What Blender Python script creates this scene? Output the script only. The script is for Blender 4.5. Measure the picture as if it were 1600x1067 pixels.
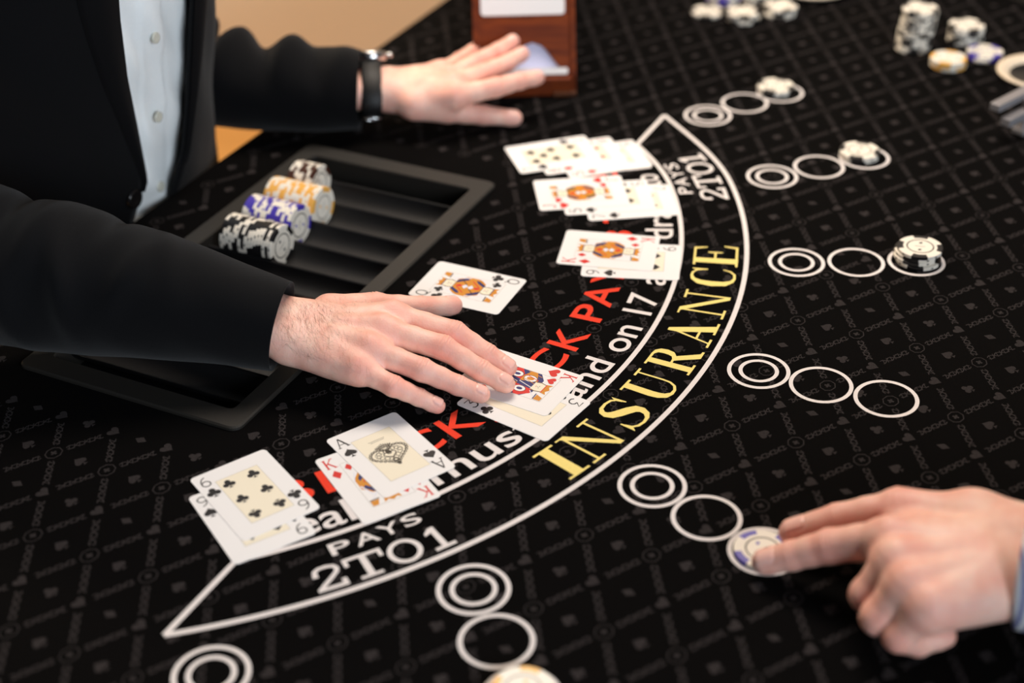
import bpy, bmesh, math, random
import numpy as np
from mathutils import Matrix, Vector

for o in list(bpy.data.objects):
    bpy.data.objects.remove(o, do_unlink=True)
scene = bpy.context.scene
COL = scene.collection
T = 0.78                                   # height of the table surface (m); layout coordinates are mm around the camera's foot

def V(x, y, z=0.0):
    return (x * .001, y * .001, T + z * .001)

def lin(r, g, b):
    f = lambda c: (c / 255 / 12.92) if c / 255 <= .04045 else ((c / 255 + .055) / 1.055) ** 2.4
    return (f(r), f(g), f(b), 1.0)

# ------------------------------------------------------------------ camera
cam_d = bpy.data.cameras.new('camera')
cam = bpy.data.objects.new('camera', cam_d)
COL.objects.link(cam)
pitch, roll = math.radians(33.392), math.radians(-1.4766)
fw = Vector((0, math.cos(pitch), -math.sin(pitch)))
rt = Vector((1, 0, 0)); up = rt.cross(fw)
r2 = math.cos(roll) * rt + math.sin(roll) * up
u2 = -math.sin(roll) * rt + math.cos(roll) * up
cam.matrix_world = Matrix(((r2.x, u2.x, -fw.x, 0), (r2.y, u2.y, -fw.y, 0), (r2.z, u2.z, -fw.z, T + .71773), (0, 0, 0, 1)))
cam_d.sensor_width = 36
cam_d.lens = 36 * 2427.2 / 1600
cam_d.clip_start = .05
cam_d.dof.use_dof = True
cam_d.dof.focus_distance = 1.262
cam_d.dof.aperture_fstop = 2.8
scene.camera = cam

# ------------------------------------------------------------------ world, lights, exposure
scene.view_settings.view_transform = 'Standard'
scene.view_settings.look = 'None'
scene.view_settings.gamma = 1
scene.view_settings.exposure = -0.32
scene.view_settings.use_curve_mapping = False
w = bpy.data.worlds.new('world'); scene.world = w; w.use_nodes = True
w.node_tree.nodes['Background'].inputs[0].default_value = (.55, .6, .7, 1)
w.node_tree.nodes['Background'].inputs[1].default_value = .10

def area(name, loc, target, size, power, color, sy=None):
    d = bpy.data.lights.new(name, 'AREA'); d.energy = power; d.color = color; d.size = size
    if sy: d.shape = 'RECTANGLE'; d.size_y = sy
    o = bpy.data.objects.new(name, d); COL.objects.link(o)
    o.location = loc
    o.rotation_euler = (Vector(target) - Vector(loc)).to_track_quat('-Z', 'Y').to_euler()
    return o
area('ceiling_lamp_light', (.15, 1.85, T + 1.5), (-.02, 1.3, T), .9, 38, (1, .87, .74), .6)
area('window_light', (1.75, -1.7, T + 1.15), (-.2, 1.25, T + .05), 1.9, 148, (.82, .91, 1), 1.3)
area('wall_lamp_light', (-1.6, 2.4, T + 1.4), (-.6, 3.2, T - .3), .5, 60, (1, .84, .64))

# ------------------------------------------------------------------ materials
def new_mat(name):
    m = bpy.data.materials.new(name); m.use_nodes = True
    nt = m.node_tree; return m, nt, nt.nodes['Principled BSDF']

def mat(name, col, rough=.6, spec=.5, noise=0, nscale=80, bump=0, bscale=300, metal=0, sheen=0, coat=0, sss=0):
    m, nt, b = new_mat(name)
    b.inputs['Base Color'].default_value = col
    b.inputs['Roughness'].default_value = rough
    b.inputs['Specular IOR Level'].default_value = spec
    b.inputs['Metallic'].default_value = metal
    b.inputs['Sheen Weight'].default_value = sheen
    b.inputs['Coat Weight'].default_value = coat
    if sss:
        b.inputs['Subsurface Weight'].default_value = sss
        b.inputs['Subsurface Scale'].default_value = .002
    tc = nt.nodes.new('ShaderNodeTexCoord')
    if noise:
        n = nt.nodes.new('ShaderNodeTexNoise'); n.inputs['Scale'].default_value = nscale; n.inputs['Detail'].default_value = 5
        nt.links.new(tc.outputs['Object'], n.inputs['Vector'])
        r = nt.nodes.new('ShaderNodeMapRange'); r.inputs[3].default_value = 1 - noise; r.inputs[4].default_value = 1 + noise
        nt.links.new(n.outputs['Fac'], r.inputs[0])
        mx = nt.nodes.new('ShaderNodeMix'); mx.data_type = 'RGBA'; mx.blend_type = 'MULTIPLY'; mx.inputs[0].default_value = 1
        mx.inputs[6].default_value = col
        nt.links.new(r.outputs[0], mx.inputs[7]); nt.links.new(mx.outputs[2], b.inputs['Base Color'])
    if bump:
        n2 = nt.nodes.new('ShaderNodeTexNoise'); n2.inputs['Scale'].default_value = bscale; n2.inputs['Detail'].default_value = 3
        nt.links.new(tc.outputs['Object'], n2.inputs['Vector'])
        bp = nt.nodes.new('ShaderNodeBump'); bp.inputs['Strength'].default_value = bump; bp.inputs['Distance'].default_value = .001
        nt.links.new(n2.outputs['Fac'], bp.inputs['Height']); nt.links.new(bp.outputs[0], b.inputs['Normal'])
    return m

M = {}
M['felt'] = mat('felt', lin(8, 7, 7), .95, .04, .3, 900, .5, 1600)
M['felt_print'] = mat('felt_print', lin(47, 43, 43), .95, .05, .6, 700)
M['white_print'] = mat('white_print', lin(228, 220, 217), .9, .1, .06, 600)
M['red_print'] = mat('red_print', lin(232, 66, 44), .9, .15, .08, 600)
M['gold_print'] = mat('gold_print', lin(240, 218, 132), .9, .15, .08, 500)
M['paper'] = mat('card_paper', lin(236, 233, 232), .62, .18)
M['cream'] = mat('card_cream', lin(238, 228, 206), .62, .18)
M['ink'] = mat('ink_black', lin(20, 18, 22), .5, .3)
M['ink_red'] = mat('ink_red', lin(208, 34, 26), .5, .3)
M['ink_gold'] = mat('ink_gold', lin(206, 134, 28), .5, .3)
M['ink_blue'] = mat('ink_blue', lin(36, 40, 104), .5, .3)
M['ink_grey'] = mat('ink_grey', lin(160, 152, 140), .5, .3)
M['ink_brown'] = mat('ink_brown', lin(120, 96, 60), .5, .3)
M['ink_lace'] = mat('ink_lace', lin(64, 56, 44), .5, .3)
M['ink_pale'] = mat('ink_pale', lin(222, 222, 234), .5, .3)
M['chip_black'] = mat('chip_black', lin(18, 17, 19), .38, .5)
M['chip_blue'] = mat('chip_blue', lin(72, 56, 168), .38, .5)
M['chip_yellow'] = mat('chip_yellow', lin(238, 178, 84), .38, .5)
M['chip_brown'] = mat('chip_brown', lin(70, 38, 26), .38, .5)
M['chip_white'] = mat('chip_white', lin(238, 230, 216), .42, .5)
M['tray'] = mat('tray_plastic', lin(13, 12, 13), .5, .3, .15, 500, .15, 900)
M['rim'] = mat('tray_rim_plastic', lin(29, 26, 22), .6, .4, .12, 900, .2, 1500)
M['leather'] = mat('rail_leather', lin(9, 8, 8), .6, .25, .1, 60, .35, 260)
M['suit'] = mat('suit_wool', lin(8, 8, 10), .85, .1, .12, 1200, .35, 2200, sheen=.06)
M['lapel'] = mat('lapel_wool', lin(8, 8, 10), .75, .1, .1, 1200, .3, 2200, sheen=.03)
M['shirt'] = mat('shirt_cotton', lin(246, 250, 250), .8, .2, .03, 300, .12, 1800)
M['button'] = mat('shirt_button', lin(206, 204, 190), .3, .5)
M['suit_button'] = mat('suit_button', lin(22, 20, 20), .2, .6)
M['strap'] = mat('watch_leather', lin(10, 9, 10), .5, .35, 0, 1, .3, 900)
M['steel'] = mat('polished_steel', lin(205, 205, 205), .22, .5, metal=1)
M['grey_metal'] = mat('brushed_grey_metal', lin(150, 146, 148), .45, .5, .06, 300, metal=.4)
M['glass'] = mat('watch_glass', lin(230, 235, 240), .08, .6)
M['dish'] = mat('dish_ceramic', lin(226, 208, 184), .25, .5)
M['dish_dark'] = mat('dish_inside', lin(20, 20, 22), .4, .4)
M['cardback'] = mat('card_back', lin(206, 208, 236), .45, .35)
M['hair'] = mat('hair_brown', lin(52, 36, 26), .6, .4, .2, 500)
M['body_hair'] = mat('body_hair', lin(112, 76, 56), .6, .3)
M['blue_stripe'] = mat('cuff_blue', lin(70, 80, 140), .8, .2)
M['trousers'] = mat('trousers_wool', lin(24, 24, 28), .9, .2)
M['shoe_leather'] = mat('shoe_leather', lin(16, 14, 13), .35, .5)
M['skirt'] = mat('table_cladding', lin(30, 24, 22), .6, .4)
M['wall'] = mat('wall_paint', lin(222, 204, 180), .9, .2, .04, 3)

def wood_mat(name, c1, c2, scale, rough):
    m, nt, b = new_mat(name)
    tc = nt.nodes.new('ShaderNodeTexCoord'); mp = nt.nodes.new('ShaderNodeMapping')
    mp.inputs['Scale'].default_value = scale
    n = nt.nodes.new('ShaderNodeTexNoise'); n.inputs['Scale'].default_value = 6; n.inputs['Detail'].default_value = 6; n.inputs['Distortion'].default_value = .8
    r = nt.nodes.new('ShaderNodeValToRGB')
    r.color_ramp.elements[0].color = c1; r.color_ramp.elements[1].color = c2
    r.color_ramp.elements[0].position = .3; r.color_ramp.elements[1].position = .7
    nt.links.new(tc.outputs['Object'], mp.inputs[0]); nt.links.new(mp.outputs[0], n.inputs['Vector'])
    nt.links.new(n.outputs['Fac'], r.inputs[0]); nt.links.new(r.outputs[0], b.inputs['Base Color'])
    b.inputs['Roughness'].default_value = rough
    b.inputs['Specular IOR Level'].default_value = .2
    return m
M['mahogany'] = wood_mat('mahogany', lin(88, 32, 8), lin(124, 54, 12), (3, 40, 3), .55)
M['floor'] = wood_mat('oak_floor', lin(196, 140, 74), lin(214, 160, 92), (1, 8, 1), .4)
M['post'] = wood_mat('dark_post', lin(74, 40, 22), lin(98, 56, 30), (30, 30, 2), .5)

def skin_mat():
    m, nt, b = new_mat('skin')
    tc = nt.nodes.new('ShaderNodeTexCoord')
    a_red = nt.nodes.new('ShaderNodeAttribute'); a_red.attribute_name = 'red'
    a_nail = nt.nodes.new('ShaderNodeAttribute'); a_nail.attribute_name = 'nail'
    n1 = nt.nodes.new('ShaderNodeTexNoise'); n1.inputs['Scale'].default_value = 55; n1.inputs['Detail'].default_value = 4
    nt.links.new(tc.outputs['Object'], n1.inputs['Vector'])
    ramp = nt.nodes.new('ShaderNodeValToRGB')
    ramp.color_ramp.elements[0].position = .32; ramp.color_ramp.elements[0].color = lin(236, 176, 158)
    ramp.color_ramp.elements[1].position = .68; ramp.color_ramp.elements[1].color = lin(248, 204, 186)
    nt.links.new(n1.outputs['Fac'], ramp.inputs[0])
    mx = nt.nodes.new('ShaderNodeMix'); mx.data_type = 'RGBA'
    mx.inputs[7].default_value = lin(232, 140, 124)
    nt.links.new(a_red.outputs['Fac'], mx.inputs[0]); nt.links.new(ramp.outputs[0], mx.inputs[6])
    mx2 = nt.nodes.new('ShaderNodeMix'); mx2.data_type = 'RGBA'
    mx2.inputs[7].default_value = lin(245, 192, 178)
    nt.links.new(a_nail.outputs['Fac'], mx2.inputs[0]); nt.links.new(mx.outputs[2], mx2.inputs[6])
    nt.links.new(mx2.outputs[2], b.inputs['Base Color'])
    rr = nt.nodes.new('ShaderNodeMapRange'); rr.inputs[3].default_value = .52; rr.inputs[4].default_value = .25
    nt.links.new(a_nail.outputs['Fac'], rr.inputs[0]); nt.links.new(rr.outputs[0], b.inputs['Roughness'])
    b.inputs['Subsurface Weight'].default_value = .22
    b.inputs['Subsurface Radius'].default_value = (1, .32, .18)
    b.inputs['Subsurface Scale'].default_value = .004
    b.inputs['Specular IOR Level'].default_value = .4
    v = nt.nodes.new('ShaderNodeTexVoronoi'); v.inputs['Scale'].default_value = 700
    n2 = nt.nodes.new('ShaderNodeTexNoise'); n2.inputs['Scale'].default_value = 260; n2.inputs['Detail'].default_value = 4
    nt.links.new(tc.outputs['Object'], v.inputs['Vector']); nt.links.new(tc.outputs['Object'], n2.inputs['Vector'])
    ad = nt.nodes.new('ShaderNodeMath'); ad.operation = 'ADD'
    nt.links.new(v.outputs['Distance'], ad.inputs[0]); nt.links.new(n2.outputs['Fac'], ad.inputs[1])
    st = nt.nodes.new('ShaderNodeMapRange'); st.inputs[3].default_value = .22; st.inputs[4].default_value = 0
    nt.links.new(a_nail.outputs['Fac'], st.inputs[0])
    bp = nt.nodes.new('ShaderNodeBump'); bp.inputs['Distance'].default_value = .0006
    nt.links.new(st.outputs[0], bp.inputs['Strength']); nt.links.new(ad.outputs[0], bp.inputs['Height'])
    nt.links.new(bp.outputs[0], b.inputs['Normal'])
    return m
M['skin'] = skin_mat()

# ------------------------------------------------------------------ helpers
def link(name, me, parent=None):
    o = bpy.data.objects.new(name, me); COL.objects.link(o)
    if parent is not None: o.parent = parent
    return o

def tag(o, label=None, cat=None, group=None, kind=None):
    if label: o['label'] = label
    if cat: o['category'] = cat
    if group: o['group'] = group
    if kind: o['kind'] = kind
    return o

def empty(name, loc=(0, 0, 0)):
    o = bpy.data.objects.new(name, None); COL.objects.link(o); o.location = loc; o.empty_display_size = .05
    return o

def pymesh(name, verts, faces, mats, smooth=False, midx=None):
    me = bpy.data.meshes.new(name)
    me.from_pydata([tuple(map(float, v)) for v in verts], [], faces)
    for m in (mats if isinstance(mats, (list, tuple)) else [mats]): me.materials.append(m)
    if smooth: me.polygons.foreach_set('use_smooth', [True] * len(me.polygons))
    if midx is not None: me.polygons.foreach_set('material_index', midx)
    me.update()
    return me

class MB:
    """collects faces (world metres or local) into one mesh"""
    def __init__(s, dz=0.0): s.v = []; s.f = []; s.m = []; s.dz = dz; s.c = 0
    def add(s, verts, faces, mi=0):
        n = len(s.v); q = (s.c % 10) * s.dz; s.c += 1; s.v += [(v[0], v[1], v[2] + q) for v in verts]; s.f += [tuple(i + n for i in f) for f in faces]; s.m += [mi] * len(faces)
    def poly(s, pts, mi=0): s.add(pts, [tuple(range(len(pts)))], mi)
    def mesh(s, name, mats, smooth=False): return pymesh(name, s.v, s.f, mats, smooth, s.m)

def bm_mesh(name, bm, mats, smooth=False):
    me = bpy.data.meshes.new(name); bm.normal_update(); bm.to_mesh(me); bm.free()
    for m in (mats if isinstance(mats, (list, tuple)) else [mats]): me.materials.append(m)
    if smooth: me.polygons.foreach_set('use_smooth', [True] * len(me.polygons))
    return me

def box_bm(bm, x0, x1, y0, y1, z0, z1, bev=0):
    r = bmesh.ops.create_cube(bm, size=1, matrix=Matrix.Translation(((x0 + x1) / 2, (y0 + y1) / 2, (z0 + z1) / 2)) @ Matrix.Diagonal((x1 - x0, y1 - y0, z1 - z0, 1)))
    if bev:
        es = list({e for v in r['verts'] for e in v.link_edges})
        bmesh.ops.bevel(bm, geom=es, offset=bev, segments=3, affect='EDGES', profile=.5)

def lathe(prof, n=64, mi=None):
    v = []; f = []
    for k in range(n):
        a = 2 * math.pi * k / n
        for r, z in prof: v.append((r * math.cos(a), r * math.sin(a), z))
    m = len(prof)
    for k in range(n):
        for j in range(m - 1):
            a, b = k * m + j, ((k + 1) % n) * m + j
            f.append((a, b, b + 1, a + 1))
    return v, f

# layout frame: arc centre O, axis towards the players, tangent to the far side
OX, OY = -349.12, 1308.83
AX = math.radians(-27.1)
def Lw(x, y, z=0):                        # local mm -> world metres
    c, s = math.cos(AX), math.sin(AX)
    return V(OX + x * c - y * s, OY + x * s + y * c, z)
def Lmm(x, y, z=0):
    c, s = math.cos(AX), math.sin(AX)
    return np.array((OX + x * c - y * s, OY + x * s + y * c, z))
def sq(a):                                # the print is drawn slightly tighter at the far end
    t = min(1, max(0, (a - 6) / 16)); return 1 - .019 * t * t * (3 - 2 * t)
def P(a, r, z=0):                         # polar (deg, mm) -> world metres
    r = r * sq(a); t = math.radians(a)
    return V(OX + r * math.cos(t), OY + r * math.sin(t), z)

# ------------------------------------------------------------------ the room
fl = MB(); fl.poly([(-6, -4, 0), (6, -4, 0), (6, 4, 0), (-6, 4, 0)])
tag(link('floor', fl.mesh('floor', M['floor'])), kind='structure')
bm = bmesh.new(); box_bm(bm, -6, 6, 3.2, 3.35, 0, 3.0)
tag(link('wall_back', bm_mesh('wall_back', bm, M['wall'])), kind='structure')
bm = bmesh.new(); box_bm(bm, -.94, -.835, 3.12, 3.199, 0, 2.6, .006)
tag(link('trim_1', bm_mesh('trim_1', bm, M['post'])), kind='structure')

# ------------------------------------------------------------------ the table
table = empty('blackjack_table', Lw(400, 0, -780))
tag(table, 'black felt blackjack table printed with white rings and a curved INSURANCE band', 'table')
def under(name, me, parent):
    o = link(name, me, parent); o.matrix_parent_inverse = Matrix.Translation(parent.location).inverted(); return o

RF = 1110
EDGE = -12
TX0, TX1, TY0, TY1 = 54, 274, -241, 209                 # chip tray footprint
def felt_top():
    bm = bmesh.new()
    a0 = math.degrees(math.acos(EDGE / RF)); out = []
    for k in range(121):
        a = math.radians(-a0 + 2 * a0 * k / 120); out.append((RF * math.cos(a), RF * math.sin(a)))
    vs = [bm.verts.new(Lw(x, y, 0)) for x, y in out]
    es = [bm.edges.new((vs[i], vs[(i + 1) % len(vs)])) for i in range(len(vs))]
    hole = [(TX0 + 5, TY0 + 5), (TX1 - 5, TY0 + 5), (TX1 - 5, TY1 - 5), (TX0 + 5, TY1 - 5)]
    hv = [bm.verts.new(Lw(x, y, 0)) for x, y in hole]
    es += [bm.edges.new((hv[i], hv[(i + 1) % 4])) for i in range(4)]
    bmesh.ops.triangle_fill(bm, use_beauty=True, edges=es)
    g = bmesh.ops.extrude_face_region(bm, geom=list(bm.faces))
    bmesh.ops.translate(bm, verts=[e for e in g['geom'] if isinstance(e, bmesh.types.BMVert)], vec=(0, 0, -.036))
    bmesh.ops.recalc_face_normals(bm, faces=bm.faces)
    return bm
under('felt_top', bm_mesh('felt_top', felt_top(), M['felt']), table)

def rail():
    prof = [(-2, -30), (-2, 4), (6, 16), (24, 26), (52, 30), (82, 26), (100, 14), (106, -6), (104, -40), (90, -60), (10, -60)]
    v = []; f = []; n = 120; m = len(prof); a0 = 90.5
    for k in range(n + 1):
        a = math.radians(-a0 + 2 * a0 * k / n)
        for dr, z in prof: v.append(Lw((RF + dr) * math.cos(a), (RF + dr) * math.sin(a), z))
    for k in range(n):
        for j in range(m):
            f.append((k * m + j, (k + 1) * m + j, (k + 1) * m + (j + 1) % m, k * m + (j + 1) % m))
    f.append(tuple(range(m))); f.append(tuple(n * m + j for j in range(m))[::-1])
    return pymesh('rail', v, f, M['leather'], True)
under('rail', rail(), table)
for y0 in (-330, 330):
    mb = MB(); pts = [(x, y) for x, y in ((150, y0 - 30), (620, y0 - 30), (620, y0 + 30), (150, y0 + 30))]
    b0 = [Lw(x, y, -780) for x, y in pts]; b1 = [Lw(x, y, -36) for x, y in pts]
    mb.add(b0 + b1, [(0, 1, 5, 4), (1, 2, 6, 5), (2, 3, 7, 6), (3, 0, 4, 7), (3, 2, 1, 0), (4, 5, 6, 7)])
    under('table_leg', mb.mesh('table_leg', M['skirt']), table)

# ---- stroke drawing on a flat map
def strip(mb, pts, wd, fn, mi=0):
    pts = [np.array(p, float) for p in pts]; n = len(pts)
    if not hasattr(wd, '__len__'): wd = [wd] * n
    Lp, Rp = [], []
    for i in range(n):
        if i == 0: d = pts[1] - pts[0]
        elif i == n - 1: d = pts[-1] - pts[-2]
        else:
            d1 = pts[i] - pts[i - 1]; d2 = pts[i + 1] - pts[i]
            d = d1 / (np.linalg.norm(d1) + 1e-9) + d2 / (np.linalg.norm(d2) + 1e-9)
        d = d / (np.linalg.norm(d) + 1e-9); nn = np.array((-d[1], d[0])) * wd[i] / 2
        Lp.append(pts[i] + nn); Rp.append(pts[i] - nn)
    vs = [fn(*p) for p in Lp] + [fn(*p) for p in Rp]
    mb.add(vs, [(i, i + 1, n + i + 1, n + i) for i in range(n - 1)], mi)

def poly(mb, pts, fn, mi=0): mb.poly([fn(*p) for p in pts], mi)
def arcp(cx, cy, rx, ry, a0, a1, n=20):
    return [(cx + rx * math.cos(math.radians(a0 + (a1 - a0) * k / n)), cy + ry * math.sin(math.radians(a0 + (a1 - a0) * k / n))) for k in range(n + 1)]
def rect(x0, x1, y0, y1): return [(x0, y0), (x1, y0), (x1, y1), (x0, y1)]

def suit_polys(kind):
    """suit outlines in a unit box, centred"""
    if kind == 'diamond': return [[(0, .5), (-.36, 0), (0, -.5), (.36, 0)]]
    if kind == 'heart':
        p = []
        for k in range(28):
            t = 2 * math.pi * k / 28; p.append((.5 * math.sin(t) ** 3, (13 * math.cos(t) - 5 * math.cos(2 * t) - 2 * math.cos(3 * t) - math.cos(4 * t)) / 32 + .07))
        return [p]
    if kind == 'spade':
        p = []
        for k in range(28):
            t = 2 * math.pi * k / 28; p.append((.47 * math.sin(t) ** 3, -(13 * math.cos(t) - 5 * math.cos(2 * t) - 2 * math.cos(3 * t) - math.cos(4 * t)) / 36 + .04))
        return [p, [(-.2, -.5), (.2, -.5), (.05, -.36), (.03, -.1), (-.03, -.1), (-.05, -.36)]]
    c = lambda x, y: arcp(x, y, .235, .235, 0, 345, 15)
    return [c(0, .25), c(-.26, -.1), c(.26, -.1), rect(-.09, .09, -.12, .12), [(-.2, -.5), (.2, -.5), (.05, -.36), (.03, -.05), (-.03, -.05), (-.05, -.36)]]

ZP, ZL = .06, .16
# ---- tone-on-tone pattern: ropes, rosettes and suits, one object (uncountable print)
def inside(x, y, m=12):
    if x < EDGE + m or math.hypot(x, y) > RF - m: return False
    if TX0 - m < x < TX1 + m and TY0 - m < y < TY1 + m: return False
    return True
pat = MB(6e-6)
c_, s_ = math.cos(AX), math.sin(AX)
def to_local(wx, wy): dx, dy = wx - OX, wy - OY; return dx * c_ + dy * s_, -dx * s_ + dy * c_
R0 = to_local(243.5, 1109.8)
PX, PY = 50.9, 82.7
def suit_at(x, y, k, size):
    fn = lambda u, v: Lw(x - v * size, y + u * size, ZP)
    for p in suit_polys(k): poly(pat, p, fn)
def rope(xa, ya, xb, yb):
    if not (inside(xa, ya) and inside(xb, yb)): return
    L = math.hypot(xb - xa, yb - ya); ux, uy = (xb - xa) / L, (yb - ya) / L
    fn = lambda u, v: Lw(xa + ux * u - uy * v, ya + uy * u + ux * v, ZP)
    s0, s1 = L * .21, L * .80; n = 22
    for sg in (1, -1):
        strip(pat, [(s0 + (s1 - s0) * k / n, sg * 2.3 * math.sin(3.5 * math.pi * k / n + .4)) for k in range(n + 1)], 1.0, fn)
    for k in range(7):
        u = s0 + (s1 - s0) * (k + .5) / 7
        strip(pat, [(u - 1.2, -2.9), (u + 1.2, 2.9)], .8, fn)
suits = ['spade', 'heart', 'club', 'diamond']
for i in range(-26, 26):
    for j in range(-16, 16):
        x, y = R0[0] + i * PX, R0[1] + j * PY
        for dx in (-.5, .5):
            for dy in (-.5, .5): rope(x, y, x + dx * PX, y + dy * PY)
        if inside(x, y):
            fn = lambda u, v, x=x, y=y: Lw(x + u, y + v, ZP)
            strip(pat, arcp(0, 0, 6.2, 7.2, 0, 360, 8), .9, fn)
            for a in (0, 90): strip(pat, [(2.6 * math.cos(math.radians(a)), 2.6 * math.sin(math.radians(a))), (-2.6 * math.cos(math.radians(a)), -2.6 * math.sin(math.radians(a)))], 1.8, fn)
        if inside(x + PX / 2, y + PY / 2): suit_at(x + PX / 2, y + PY / 2, 'heart', 11)
        if inside(x + PX / 2, y): suit_at(x + PX / 2, y, 'spade', 11.5)
        if inside(x, y + PY / 2): suit_at(x, y + PY / 2, ('club', 'diamond')[(i + j) % 2], 10.5)
tag(under('felt_pattern', pat.mesh('felt_pattern', M['felt_print']), table), 'faint grey lattice of ropes and card suits printed on the felt', kind='stuff')

# ---- the white layout lines
def pline(pts, wd, z=ZL, name='printed_line', m='white_print'):
    mb = MB(); strip(mb, pts, wd, lambda u, v: (u * .001, v * .001, T + z * .001))
    return under(name, mb.mesh(name, M[m]), table)
mmP = lambda a, r: tuple(np.array(P(a, r)[:2]) * 1000)
RO, RI = 571.6, 511.8
aO = (-78.3, 22.3); aI = (-72.6, 16.6)
oarc = [mmP(aO[0] + (aO[1] - aO[0]) * k / 120, RO) for k in range(121)]
iarc = [mmP(aI[0] + (aI[1] - aI[0]) * k / 110, RI) for k in range(111)]
band = [oarc[0], *oarc[1:], iarc[-1]] + iarc[-2::-1] + [oarc[0]]
pline(oarc, 4.3, name='band_outer_line'); pline(iarc, 4.3, ZL + .004, name='band_inner_line')
pline([oarc[-1], iarc[-1]], 4.3, ZL + .008, 'band_end_line'); pline([oarc[0], iarc[0]], 4.3, ZL + .008, 'band_end_line')

rings = dict(C0=(258.5, 1206.6), C1=(311.9, 1203.9), C2=(365.7, 1202.3), D0=(199.4, 1036.1), D1=(246.1, 1014.4), D2=(293.7, 993.3),
             E0=(100.1, 891.7), E1=(135.5, 854.1), E2=(171.0, 816.7), F0=(-30.3, 785.7), F1=(-15.1, 735.9), F2=(.5, 686.3),
             G0=(-197.1, 712.9), G1=(-196, 662), G2=(-194, 611), B0=(262.3, 1373.9), B1=(312.2, 1392.4), B2=(361.3, 1410.1),
             A0=(215.8, 1518.3), A1=(259.2, 1547.4), A2=(301.7, 1571.7))
def ring(cx, cy, r, wd, z, name):
    mb = MB(); n = 72; v = []
    for k in range(n):
        a = 2 * math.pi * k / n
        for q in (r, r - wd): v.append(V(cx + q * math.cos(a), cy + q * math.sin(a), z))
    mb.add(v, [(2 * k, 2 * ((k + 1) % n), 2 * ((k + 1) % n) + 1, 2 * k + 1) for k in range(n)])
    under(name, mb.mesh(name, M['white_print']), table)
for k, (x, y) in rings.items():
    ring(x, y, 25.5, 3.3, ZL + .012, 'betting_circle')
    if k[1] == '0': ring(x, y, 16.3, 3.3, ZL + .012, 'betting_circle_inner')

# ---- lettering
def tmap(a0, a1, rb, rtop, wdt, z=ZL + .02):
    return lambda u, v: P(a0 + (a1 - a0) * u / wdt, rb + (rtop - rb) * v, z)
TH, TN = .20, .052
def serif(ch):
    """high-contrast capitals, list of (kind, points, width), plus the width"""
    S = lambda p, w: ('s', p, w)
    Q = lambda p: ('p', p, 0)
    if ch == 'I': return [Q(rect(.12, .33, 0, 1)), Q(rect(0, .45, 0, TN)), Q(rect(0, .45, 1 - TN, 1))], .45
    if ch == 'N':
        return [Q(rect(.15, .21, 0, 1)), Q(rect(.0, .36, 0, TN)), Q([(.0, 1), (.26, 1), (.93, 0), (.86, 0), (.80, 0), (.12, .96), (.0, .96)]),
                Q(rect(.86, .92, 0, 1)), Q(rect(.70, 1.06, 1 - TN, 1))], 1.06
    if ch == 'S':
        pts = [(.68, .74), (.66, .86), (.58, .945), (.42, .975), (.25, .95), (.15, .87), (.13, .77), (.19, .66), (.34, .565), (.5, .48), (.63, .38), (.66, .26), (.61, .13), (.5, .05), (.35, .025), (.2, .05), (.1, .13), (.07, .27)]
        wd = [.03, .05, .06, .06, .08, .12, .16, .20, .21, .21, .20, .16, .12, .08, .06, .06, .05, .03]
        return [S(pts, wd), Q([(.70, .66), (.73, .66), (.70, 1.0), (.66, .93), (.64, .85)]), Q([(.02, 0), (.07, .06), (.11, .12), (.06, .36), (.03, .36)])], .76
    if ch == 'U':
        pts = [(.22, 1), (.22, .4), (.24, .24), (.31, .1), (.44, .03), (.58, .035), (.71, .1), (.79, .23), (.81, .4), (.81, 1)]
        wd = [.2, .2, .19, .15, .08, .06, .06, .055, .052, .052]
        return [S(pts, wd), Q(rect(0, .45, 1 - TN, 1)), Q(rect(.66, .97, 1 - TN, 1))], .97
    if ch == 'R':
        bowl = [(.3, .975), (.5, .972), (.62, .93), (.68, .84), (.69, .74), (.66, .62), (.57, .53), (.45, .505), (.3, .5)]
        wd = [.05, .06, .12, .18, .19, .17, .1, .055, .05]
        return [Q(rect(.11, .31, 0, 1)), Q(rect(0, .43, 0, TN)), Q(rect(0, .32, 1 - TN, 1)), S(bowl, wd),
                Q([(.38, .51), (.58, .52), (.90, .06), (1.0, .05), (1.0, 0), (.72, 0)])], 1.0
    if ch == 'A':
        return [Q([(.16, .03), (.21, .03), (.49, .82), (.46, .92)]), Q([(.42, 1), (.54, 1), (.92, .03), (.68, .03), (.42, .78)]),
                Q(rect(.27, .66, .31, .36)), Q(rect(.02, .36, 0, TN)), Q(rect(.56, 1.04, 0, TN))], 1.06
    if ch == 'C':
        pts = [(.78, .72), (.72, .88), (.60, .965), (.46, .975), (.32, .93), (.2, .78), (.16, .5), (.2, .22), (.32, .07), (.46, .025), (.62, .04), (.74, .14), (.80, .3)]
        wd = [.03, .05, .055, .06, .1, .18, .21, .18, .1, .06, .055, .05, .03]
        return [S(pts, wd), Q([(.76, .64), (.80, .64), (.80, 1), (.76, .97), (.70, .86)])], .84
    if ch == 'E':
        return [Q(rect(.11, .31, 0, 1)), Q(rect(0, .8, 0, TN)), Q(rect(0, .77, 1 - TN, 1)), Q(rect(.3, .56, .49, .54)),
                Q([(.72, 0), (.8, 0), (.85, .32), (.81, .32)]), Q([(.68, 1), (.77, 1), (.80, .7), (.76, .7)]), Q([(.52, .52), (.54, .68), (.58, .68), (.58, .35), (.54, .35)])], .86

def emit(mb, strokes, fn):
    for k, p, w_ in strokes:
        if k == 's':
            strip(mb, p, w_, fn)
        else: poly(mb, p, fn)

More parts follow.
